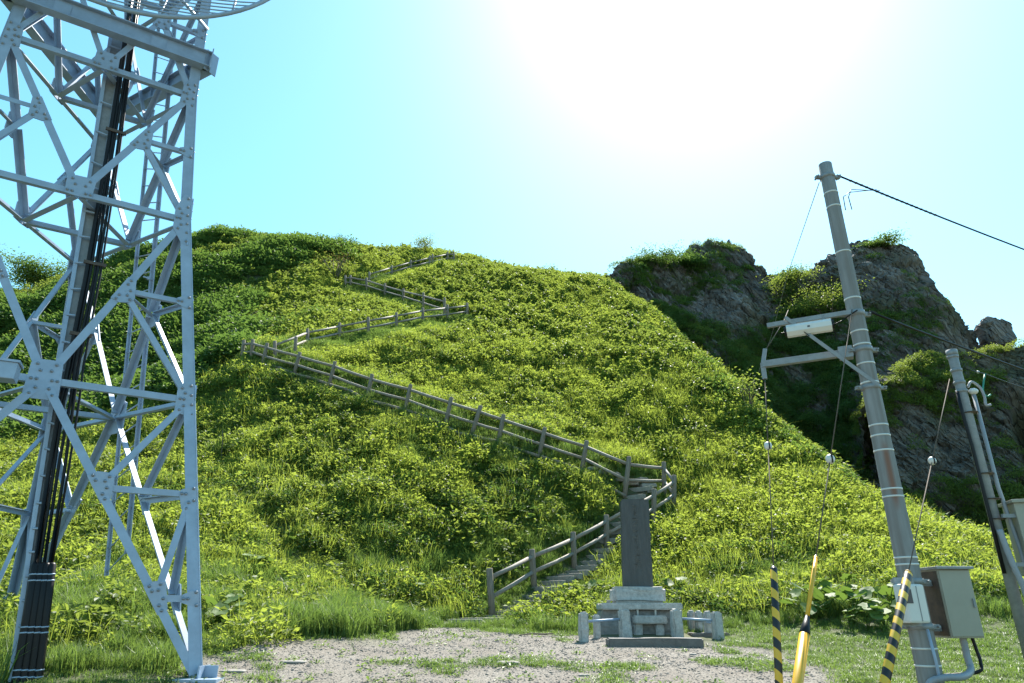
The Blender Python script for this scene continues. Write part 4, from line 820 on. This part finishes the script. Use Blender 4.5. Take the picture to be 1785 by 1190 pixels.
for v_,h in((309,.05),(548,.07),(610,.06),(676,.05),(1013,.06),(1092,.06)):
    z=axis_z(v_,PY); r=prad(z)+.012; ring(PX,PY,z,r,h,'clamp',M['steel_dark'],pole)
    MB().box((PX-r-.03,PY,z),(.08,.05,h*.8),.1).box((PX+r+.03,PY,z),(.08,.05,h*.8),.1).tube([(PX-r-.05,PY-.06,z),(PX-r-.05,PY+.06,z)],.012,6).tube([(PX+r+.05,PY-.06,z),(PX+r+.05,PY+.06,z)],.012,6).build('clamp_lug',M['steel_dark'],pole)
ad=np.array([-.904,.427,0]); z1,z2,z3=axis_z(548,PY),axis_z(611,PY),axis_z(676,PY)
c0=np.array([PX,PY,0]); fo=np.array([-.427,-.904,0])
a1=c0+[0,0,z1]+fo*.10; MB().box(a1+ad*.56,(1.02,.05,.06),math.atan2(ad[1],ad[0])).build('upper_arm',M['steel_dark'],pole)
a2=c0+[0,0,z2]; MB().box(a2+ad*.66,(1.1,.075,.085),math.atan2(ad[1],ad[0])).build('lower_arm',M['steel_dark'],pole)
MB().box(a2+ad*.2,(.16,.13,.15),math.atan2(ad[1],ad[0])).build('arm_socket',M['steel_dark'],pole)
E2=a2+ad*1.20; MB().prof(E2+[0,0,-.2],E2+[0,0,.02],fo,[(-.03,-.02),(.03,-.02),(.03,.02),(-.03,.02)]).prof(E2+[0,0,.0],E2+[.06,0,.22],fo,[(-.025,-.02),(.025,-.02),(.025,.02),(-.025,.02)]).build('arm_end_bracket',M['steel_dark'],pole)
bs=a1+ad*.78+fo*.05; be=c0+[.03,-prad(z3)-.02,z3]; MB().prof(bs+(bs-be)*.06,be,fo,[(-.022,-.008),(.022,-.008),(.022,.008),(-.022,.008)]).build('arm_brace',M['steel_dark'],pole)
# white splice closure hanging under the upper arm
k0=a1+ad*.30+[0,0,-.135]+fo*.02; k1=a1+ad*.84+[0,0,-.135]+fo*.02
cr_=empty('splice_closure',k1,'white plastic splice closure hanging below the upper pole arm','splice closure'); cr_['_w']=[float(x) for x in k1]
dd=(k1-k0)/np.linalg.norm(k1-k0); oc=[(.085*math.cos(t),.085*math.sin(t)) for t in np.linspace(0,2*math.pi,9)[:-1]+math.pi/8]
MB().prof(k0,k1,(0,0,1),oc).build('shell',M['white'],cr_); MB().prof(k0-dd*.03,k0,(0,0,1),[(a*.8,b*.8) for a,b in oc]).build('end_cap',M['black'],cr_); MB().prof(k1,k1+dd*.03,(0,0,1),[(a*.8,b*.8) for a,b in oc]).build('end_cap',M['black'],cr_)
for t in(.15,.85): 
    c=k0+(k1-k0)*t; MB().box(c+[0,0,.10],(.03,.03,.09),.4).build('hanger',M['steel_dark'],cr_)
MB().box(k0+(k1-k0)*.5+fo*.081,(.03,.006,.02),math.atan2(ad[1],ad[0])).build('small_mark',M['label'],cr_)
def wire(name,pts,r,label,mt='black',n=6,cat='cable'):
    o=MB().tube(pts,r,n).build(name,M[mt],None,True); tag(o,label,cat); return o
wire('tail_cable',[k0-dd*.03,k0-dd*.12+[0,0,.03],a1+ad*.12+[0,-.02,-.06],a1+[0,-.05,.0]],.009,'short black tail cable from the closure to the pole')
wire('dangling_cable',[k1+dd*.03,k1+dd*.07+fo*.03+[0,0,-.02],bs+fo*.03+(be-bs)*.12+[0,0,-.02],bs+fo*.04+(be-bs)*.2+[.03,0,-.06],bs+fo*.03+(be-bs)*.12+[0,0,-.16]],.007,'thin loose black tail cable dangling at the left end of the closure')
def sag(a,b,s,n=24): return [a+(b-a)*t-np.array([0,0,4*s*t*(1-t)]) for t in np.linspace(0,1,n)]
def through(start,u,v,y,ext): e=P(u,v,y); return e+(e-start)*ext
s1=np.array([PX+.14,PY,axis_z(305,PY)]); e1=through(s1,1785,424,10.2,2.0)
wire('overhead_cable',sag(s1,e1,.15),.013,'black twisted overhead cable leaving the top of the tall pole')
o=MB()
for t in np.arange(.02,.16,.008):
    q=sag(s1,e1,.15,2)[0]+(e1-s1)*t-np.array([0,0,4*.15*t*(1-t)]); o.ball(q,.019,7,5,(1.3,1,.8))
b=o.build('cable_grip',M['black'],None,True); tag(b,'spiral cable grip on the upper overhead cable near the pole top','cable grip')
dm=P(1478,340,8.0)
wire('bare_wire_end',[s1+(e1-s1)*.06,P(1480,335,8.05),P(1470,343,8.05),P(1474,366,8.05)],.006,'left of two loose wire ends hanging beside the pole top')
wire('bare_wire_end',[s1+(e1-s1)*.065,P(1484,330,8.05),P(1479,343,8.05),P(1485,365,8.05)],.006,'right of two loose wire ends hanging beside the pole top')
s2=np.array([PX+.16,PY-.05,axis_z(546,PY)]); e2=through(s2,1785,634,10.0,2.0)
wire('overhead_cable',sag(s2,e2,.12),.016,'thick black overhead cable leaving the pole at its upper arm')
# guy wires
def guy(label,start,anchor,tb,tg,mt,r0,r1,widen=None):
    d=anchor-start; gl=tz(anchor[0],anchor[1]); t_end=(start[2]-gl+.1)/(start[2]-anchor[2]); anchor=start+d*t_end; d=anchor-start; tb/=t_end; tg/=t_end
    root=empty('guy_wire',anchor,label,'guy wire','guy wires with white insulators'); root['_w']=[float(x) for x in anchor]
    MB().tube([start,start+d*tb*.98],.006,6).build('wire',M['bark'],root,True); MB().tube([start+d*tb*1.01,start+d*(tg+.01)],.006,6).build('wire',M['bark'],root,True)
    c=start+d*tb; MB().ball(c,.047,14,10,(1,1,1.1)).build('insulator',M['white'],root,True); MB().box(c+[0,-.044,0],(.012,.02,.09),0).build('insulator_slot',M['black'],root)
    p=start+d*tg
    if widen is None: g=MB().tube([p,p+d*.003,anchor],[r0*.85,r0,r0],14)
    else:
        w=(widen/t_end); q=start+d*w; g=MB().tube([p,q-d*.0],[r0,r0],12); g.build('guard_upper',M[mt],root,True); u_=d/np.linalg.norm(d); MB().tube([q-u_*.10,q+u_*.06,q+u_*.07],[r0*1.05,r1*1.06,r1*1.03],14).build('guard_collar',M['black'],root,True); g=MB().tube([q+u_*.05,anchor],[r1,r1],14)
    ob=g.build('guard',M[mt],root,True)
    cap=MB().tube([p-d/np.linalg.norm(d)*.015,p+d/np.linalg.norm(d)*.02],[r0*.7,r0*1.04],12).build('guard_cap',M['black'],root,True)
rel=lambda x,y,z: np.array([x,y,z+CAMZ])
def par_at(start,anchor,v):   # parameter where the wire crosses an image row
    x,y,z=ray(0,v); s=start-[0,0,CAMZ]; d=anchor-start; return (s[2]-z/y*s[1])/(z/y*d[1]-d[2])
w1s=E2+[0,0,-.2]; w1a=rel(2.30,6.8,-1.06); w1a=rel(2.34,6.8,-1.06)
guy('guy wire from the lower pole arm with a black and yellow striped guard',w1s,w1a,par_at(w1s,w1a,777),par_at(w1s,w1a,990),'stripes',.036,.036)
w2s=np.array([PX-.1,PY-.12,axis_z(546,PY)]); w2a=rel(2.14,6.2,-1.1)
guy('guy wire with a plain yellow two-part guard left of the pole',w2s,w2a,par_at(w2s,w2a,800),par_at(w2s,w2a,970),'yellow',.019,.044,par_at(w2s,w2a,1092))
w3s=rel(6.42,9.5,3.22); w3a=rel(2.80,6.2,-1.05)
guy('guy wire of the small pole with a thick striped guard crossing the big pole',w3s,w3a,par_at(w3s,w3a,803),par_at(w3s,w3a,998),'stripes',.042,.042)
wire('stay_wire',[np.array([PX-.13,PY,axis_z(318,PY)]),P(1374,475,13.5),P(1345,585,18)+[0,0,0],P(1322,650,21)],.006,'thin stay wire running back from the pole top to the hill','steel_dark',5,'wire')
wire('stay_wire',[E2+[.06,0,.2],P(1366,560,10.4),P(1374,540,11.6)],.006,'thin rusty stay wire behind the arm end bracket','bark',5,'wire')
# cabinet and meter box on the pole
zc0,zc1=axis_z(1112,PY),axis_z(992,PY); cbx=np.array([PX+.46,PY+.12,zc0]); cab=empty('equipment_cabinet',cbx,'tall beige equipment cabinet mounted on the right of the big pole','cabinet'); cab['_w']=[float(x) for x in cbx]
H_=zc1-zc0; ry=.04; cM=lambda dx,dy: cbx+np.array([math.cos(ry)*dx-math.sin(ry)*dy,math.sin(ry)*dx+math.cos(ry)*dy,0])
MB().box(cM(0,0)+[0,0,H_/2],(.36,.34,H_),ry,bev=.008).build('body',M['cabinet'],cab)
MB().box(cM(-.183,0)+[0,0,H_/2],(.006,.30,H_*.94),ry).build('rusty_side_panel',M['rust'],cab)
MB().box(cM(0,-.176)+[0,0,H_/2],(.345,.014,H_-.03),ry,bev=.005).build('door',M['cabinet'],cab)
MB().box(cM(0,-.01)+[0,0,H_+.012],(.42,.42,.03),ry,bev=.006).build('rain_lid',M['steel_dark'],cab)
MB().box(cM(.14,-.19)+[0,0,H_*.5],(.02,.02,.09),ry).build('door_handle',M['steel_dark'],cab)
for v_ in(1016,1095): 
    z=axis_z(v_,PY); MB().box(((PX+cM(-.18,0)[0])/2,(PY+cM(-.18,0)[1])/2,z),(.32,.05,.06),.3).build('mount_bracket',M['steel_dark'],cab)
zm0,zm1=axis_z(1086,PY-.25),axis_z(1018,PY-.25); mb=np.array([PX-.17,PY-.24,zm0]); mt_=empty('meter_box',mb,'small white meter box with dark window strapped to the big pole','meter box'); mt_['_w']=[float(x) for x in mb]
hm=zm1-zm0; MB().box(mb+[0,0,hm/2],(.28,.15,hm),.35,bev=.025).build('body',M['white'],mt_); MB().box(mb+[.03,.085,hm/2+.02],(.34,.02,hm+.1),.35).build('back_board',M['steel_dark'],mt_)
MB().box(mb+[-.07,-.105,hm*.68],(.085,.012,hm*.36),.35).build('meter_window',M['label'],mt_); MB().box(mb+[.045,-.062,hm*.5],(.006,.014,hm*.9),.35).build('seam',M['steel_dark'],mt_)
wire('ground_conduit',[np.array([PX-.02,PY-.17,axis_z(1096,PY)]),np.array([PX+.0,PY-.17,axis_z(1150,PY)]),np.array([PX+.0,PY-.165,g1-.1])],.016,'thin pale pipe running down the face of the big pole','steel',8,'pipe')
def hose(name,pts,r,label,mt='grey_pvc'):
    pts=[np.array(p,float) for p in pts]; out=[]
    for i in range(len(pts)-1):
        for t in np.linspace(0,1,8)[:-1]:
            p0_,p1_,p2_,p3_=pts[max(i-1,0)],pts[i],pts[i+1],pts[min(i+2,len(pts)-1)]
            out.append(.5*((2*p1_)+(p2_-p0_)*t+(2*p0_-5*p1_+4*p2_-p3_)*t*t+(3*p1_-p0_-3*p2_+p3_)*t**3))
    out.append(pts[-1]); rs=[r*(1+.09*(i%2)) for i in range(len(out))]; o=MB().tube(out,rs,10).build(name,M[mt],None,True); tag(o,label,'conduit'); return o
b0=cM(.02,-.05); hose('corrugated_conduit',[b0+[0,0,.02],b0+[.0,0,-.18],b0+[-.03,-.06,-.31],(PX+.22,PY-.2,zc0-.36),(PX+.02,PY-.21,zc0-.37),(PX-.13,PY-.16,zc0-.46),(PX-.15,PY-.14,g1-.1)],.034,'corrugated grey conduit looping from the cabinet across the big pole')
b1=cM(.12,-.05); hose('thin_conduit',[b1+[0,0,.02],b1+[.02,0,-.12],b1+[.02,-.02,-.24],b1+[-.05,-.05,-.33],(PX+.2,PY+.1,zc0-.37)],.017,'thin black conduit under the right of the cabinet','black')
# second, smaller pole
QX,QY=6.62,9.6; g2=tz(QX,QY); zq=axis_z(610,QY); pole2=empty('steel_pole',(QX,QY,g2),'slim grey steel pole with conduits near the right edge','pole'); pole2['_w']=[QX,QY,g2]
rq=.070; MB().tube([(QX,QY,g2-.4),(QX,QY,zq-.02),(QX,QY,zq)],[rq*1.06,rq*.95,rq*.9],22).build('shaft',M['steel_dark'],pole2,True)
ring(QX,QY,zq-.05,rq*1.12,.09,'cap',M['steel_dark'],pole2)
for v_ in(622,646,667,682): ring(QX,QY,axis_z(v_,QY),rq*1.12,.045,'clamp',M['steel_dark'],pole2)
for v_ in(720,826,870,905): ring(QX+.03,QY-.02,axis_z(v_,QY),rq*1.45,.012,'strap',M['rust'],pole2)
cpt=[(QX+.13,QY-.05,axis_z(686,QY)),(QX+.13,QY-.05,axis_z(850,QY)),(QX+.2,QY-.06,axis_z(960,QY)),(QX+.2,QY-.08,g2-.1)]
o=MB().tube(cpt,.026,10).build('conduit_pipe',M['grey_pvc'],None,True); tag(o,'grey conduit pipe with weather head on the slim pole','conduit'); MB().ball((QX+.13,QY-.06,axis_z(684,QY)),.06,10,7,(1.1,1,.8)).build('weather_head',M['white'],o,True)
wire('drop_cable',[np.array([QX-.11,QY-.06,axis_z(v_,QY)]) for v_ in(684,720)]+[np.array([QX-.10,QY-.07,axis_z(v_,QY)]) for v_ in(780,900,1000)],.026,'thick black cable running down the left of the slim pole')
hose('corrugated_conduit',[(QX-.06,QY-.13,axis_z(925,QY)),(QX-.02,QY-.15,axis_z(980,QY)),(QX+.06,QY-.16,axis_z(1050,QY)),(QX+.1,QY-.16,g2-.1)],.036,'ribbed grey conduit low on the front of the slim pole')
s3=np.array([QX+.09,QY-.03,axis_z(643,QY)]); e3=through(s3,1785,668,11.2,1.5); mid3=s3+(e3-s3)*.13
wire('service_drop',sag(s3,mid3,.0,3)+sag(mid3,e3,.1,12)[1:],.008,'thin service cable leaving the slim pole to the right')
gs=mid3; wire('green_cable_loop',[gs,gs+[-.05,0,-.12],gs+[-.10,0,-.26],gs+[-.10,0,-.34],gs+[-.05,0,-.37],gs+[.0,0,-.34]],.014,'short green covered cable hanging beside the slim pole','green_cable')
hose('goose_neck_conduit',[(QX+.08,QY-.04,axis_z(676,QY)),(QX+.16,QY-.03,axis_z(672,QY)+.05),(QX+.27,QY-.02,axis_z(676,QY)),(QX+.30,QY-.02,axis_z(692,QY)),(QX+.29,QY-.02,axis_z(706,QY)),(QX+.36,QY-.02,axis_z(706,QY))],.017,'curved pale goose neck conduit near the top of the slim pole','grey_pvc')
MB().ball(mid3+[-.1,0,.03],.022,8,6).build('small_insulator',M['white'],pole2,True)
z4,z5=axis_z(1003,QY),axis_z(880,QY); c2=np.array([QX+.57,QY-.1,z4]); cab2=empty('right_cabinet',c2,'large pale cabinet cut off by the right edge beside the slim pole','cabinet'); cab2.name='pale_cabinet'; cab2['_w']=[float(x) for x in c2]
H2=z5-z4; MB().box(c2+[0,0,H2/2],(.72,.4,H2),-.25,bev=.01).build('body',M['cabinet'],cab2); MB().box(c2+[0,0,H2+.02],(.78,.48,.045),-.25,bev=.008).build('rain_lid',M['cabinet'],cab2); MB().box(c2+[.06,-.21,H2/2],(.5,.014,H2*.9),-.25,bev=.004).build('door',M['cabinet'],cab2)
for t in(.14,.82): MB().box(c2+[-.38,-.05,H2*t],(.34,.05,.05),-.1).build('mount_bracket',M['steel_dark'],cab2)
# ------------------------------------------------------------------ individual shrubs and plants
def shrub(name,base,h,w,mt,seed,label,cat='shrub',nl=1400,leaf=(.12,.07),trunk=.3,gap=.25,squash=1.0):
    r=np.random.default_rng(seed); root=empty(name,base,label,cat); root['_w']=[float(x) for x in base]; b=MB(); tips=[]
    for k in range(7):
        az=r.uniform(0,6.28); l=w*.5*r.uniform(.4,.9); m=np.array([math.cos(az)*l*.4,math.sin(az)*l*.4,h*trunk*r.uniform(.8,1.3)]); t=np.array([math.cos(az)*l,math.sin(az)*l,h*r.uniform(.55,.92)])
        b.tube([base-[0,0,.15],base+m,base+t],[.035*h/2,.022*h/2,.006],6); tips.append(t)
        for q in range(3):
            s=m+(t-m)*r.uniform(.2,.8); e=s+np.array([r.normal(0,.22*w),r.normal(0,.22*w),abs(r.normal(.15*h,.1*h))]); e[2]=min(e[2],h*.96); b.tube([base+s,base+(s+e)/2+[0,0,.03],base+e],[.014*h/2,.01*h/2,.004],5); tips.append(e)
    b.build('trunk',M['bark'],root,True)
    def pf_(rr):
        t=tips[rr.integers(len(tips))]; c=t+rr.normal(0,1,3)*np.array([w*.16,w*.16,h*.11]); c[2]=max(c[2],h*.12); return base+c,rr.uniform(0,6.28),rr.normal(.1,.45)
    V,Fc=leaf_set(nl,pf_,leaf[0],leaf[1],.5,seed); b=MB(); b.add(V,Fc); c=b.build('crown',mt,root); return root
def sbase(u,v,d=None):
    p=hit(u,v) if d is None else P(u,v,d); return p
def gb(u,v,d): p=P(u,v,d); p[2]=tz(p[0],p[1]); return p
shrub('round_tree',gb(62,512,46.5),3.0,3.6,LV['dark'],5,'round dark tree on the left skyline behind the tower','tree',8000,(.17,.11))
shrub('ridge_shrub',gb(738,462,53),1.9,1.6,LV['herb'],6,'leafy shrub on the crest left of the top fence end','shrub',900,(.13,.08))
shrub('bare_shrub',gb(582,490,44),2.4,2.2,LV['dry'],7,'thin nearly bare grey shrub below the ridge left of the fence turn','shrub',260,(.1,.05))
shrub('ridge_shrub',gb(960,478,50),.9,1.8,LV['dark'],8,'low dark shrub on the right part of the crest','shrub',700,(.12,.07))
shrub('ridge_shrub',gb(598,440,52),1.1,1.5,LV['dark'],9,'small dark shrub on the skyline right of the bushy hump','shrub',700,(.12,.07))
shrub('ridge_shrub',gb(830,455,53),.8,1.2,LV['dark'],10,'small round shrub on the crest right of the top fence','shrub',450,(.12,.07))
def on_cliff(u,v):
    """nearest point of the cliff mesh along a pixel's direction"""
    best=None
    for V in(CV1,CV2):
        Q=V.reshape(-1,3); q=Q-[0,0,CAMZ]; zc=q[:,1]*CP+q[:,2]*SP; uu=892.5+F*q[:,0]/zc; vv=595-F*(q[:,2]*CP-q[:,1]*SP)/zc; e=np.hypot(uu-u,vv-v); k=np.where(e<6)[0]
        if len(k):
            i=k[np.argmin(zc[k])]
            if best is None or zc[i]<best[0]: best=(zc[i],Q[i])
    return best[1] if best else P(u,v,45)
for k,(u,v,h,w,m_,lab) in enumerate(((1440,562,2.6,3.2,'herb','rounded sunlit shrub on the saddle left of the tall pole'),(1392,520,2.3,3.4,'herb','sunlit yellow-green shrub on the saddle between the two rock peaks'),(1380,490,1.2,2.0,'dark','dark shrub on the skyline of the saddle between the peaks'),(1405,566,1.8,2.8,'herb','lower sunlit shrub beneath the saddle shrubs'),(1150,462,1.4,3.4,'dark','wide green shrub crowning the left rock shoulder'),(1200,466,1.3,1.6,'dark','small green shrub in the notch left of the pointed rock'),(1530,424,.5,2.4,'dark','low green shrub on top of the big right cliff'))):
    p=on_cliff(u,v); shrub('cliff_shrub',p-[0,0,.2],h,w,LV[m_],60+k,lab,'shrub',3200,(.15,.09),.2)
p=hit(1300,655) if False else P(1300,640,31); p[2]-=0
shrub('leafy_sapling',gb(1300,672,27.6),2.2,1.3,LV['herb'],81,'pale leafy sapling standing at the gully edge left of the pole arm','shrub',260,(.16,.10))
# butterbur: big round leaves at the foot of the slope
def butterbur(u,v,seed,label,n=8,size=.25):
    f=hit(u,v,9,24); r=np.random.default_rng(seed); root=empty('butterbur_plant',f,label,'plant','large-leaved plants at the foot of the slope'); root['_w']=[float(x) for x in f]
    for k in range(n):
        az=r.uniform(0,6.28); l=r.uniform(.12,.42); h=r.uniform(.22,.55); c=f+np.array([math.cos(az)*l,math.sin(az)*l,h]); R_=size*r.uniform(.5,.75); tl=Matrix.Rotation(r.normal(0,.35),3,'X')@Matrix.Rotation(r.normal(0,.35),3,'Y')
        V=[np.array([0,0,-.06*R_*2])]; m=14
        for q in(.55,1.0):
            for j in range(m):
                t=6.283*(j+.5)/m; g=1-.55*math.exp(-((t-3.14)/.35)**2) ; rr=R_*q*g*(1+.08*math.sin(5*t+k)); V.append(np.array([rr*math.cos(t),rr*math.sin(t),.10*R_*q*q+.05*R_*math.sin(6*t+seed)*q]))
        Fc=[(0,1+j,1+(j+1)%m) for j in range(m)]+[(1+j,1+m+j,1+m+(j+1)%m,1+(j+1)%m) for j in range(m)]
        Mx=np.array(tl); b=MB(); b.add([c+Mx@q for q in V],Fc); lf=b.build('leaf',LV['butterbur'],root,True)
        MB().tube([f-[0,0,.03],f+(c-f)*np.array([.3,.3,.6]),c],.009,5).build('stalk',LV['butterbur'],root,True)
BB=[(1425,1062,'big round-leaved plant beside the yellow guard, higher one'),(1462,1078,'big round-leaved plant right of the yellow guard'),(1490,1090,'big round-leaved plant in the middle of the patch by the slope foot'),(1520,1078,'big round-leaved plant high in the patch left of the meter box'),(1512,1102,'big round-leaved plant lowest in the patch, over the short grass'),(1545,1096,'big round-leaved plant just left of the thick striped guard'),(1475,1050,'big round-leaved plant at the top of the patch'),(1555,1065,'big round-leaved plant half behind the meter box'),(1408,1085,'big round-leaved plant between the yellow and striped guards')]
for k,(u,v,lab) in enumerate(BB): butterbur(u,v,100+k,lab)
for k,(u,v,lab) in enumerate(((385,1100,'pale broad-leaved plant right of the tower foot'),(470,1020,'yellowish broad-leaved plant in the grass bank right of the tower'),(430,1010,'broad-leaved plant beside the tower leg half way up the grass bank'),(708,1062,'pale broad-leaved plant at the edge of the gravel left of the steps'),(1045,1052,'white-green broad-leaved plant left of the monument base'),(1170,1050,'broad-leaved plant behind the monument on the right'),(520,960,'broad-leaved plant in the middle of the left bank'),(905,925,'broad-leaved plant on the bank above the lowest fence'))): butterbur(u,v,140+k,lab,6,.22)

for o in list(bpy.data.objects):
    if '_w' in o: del o['_w']
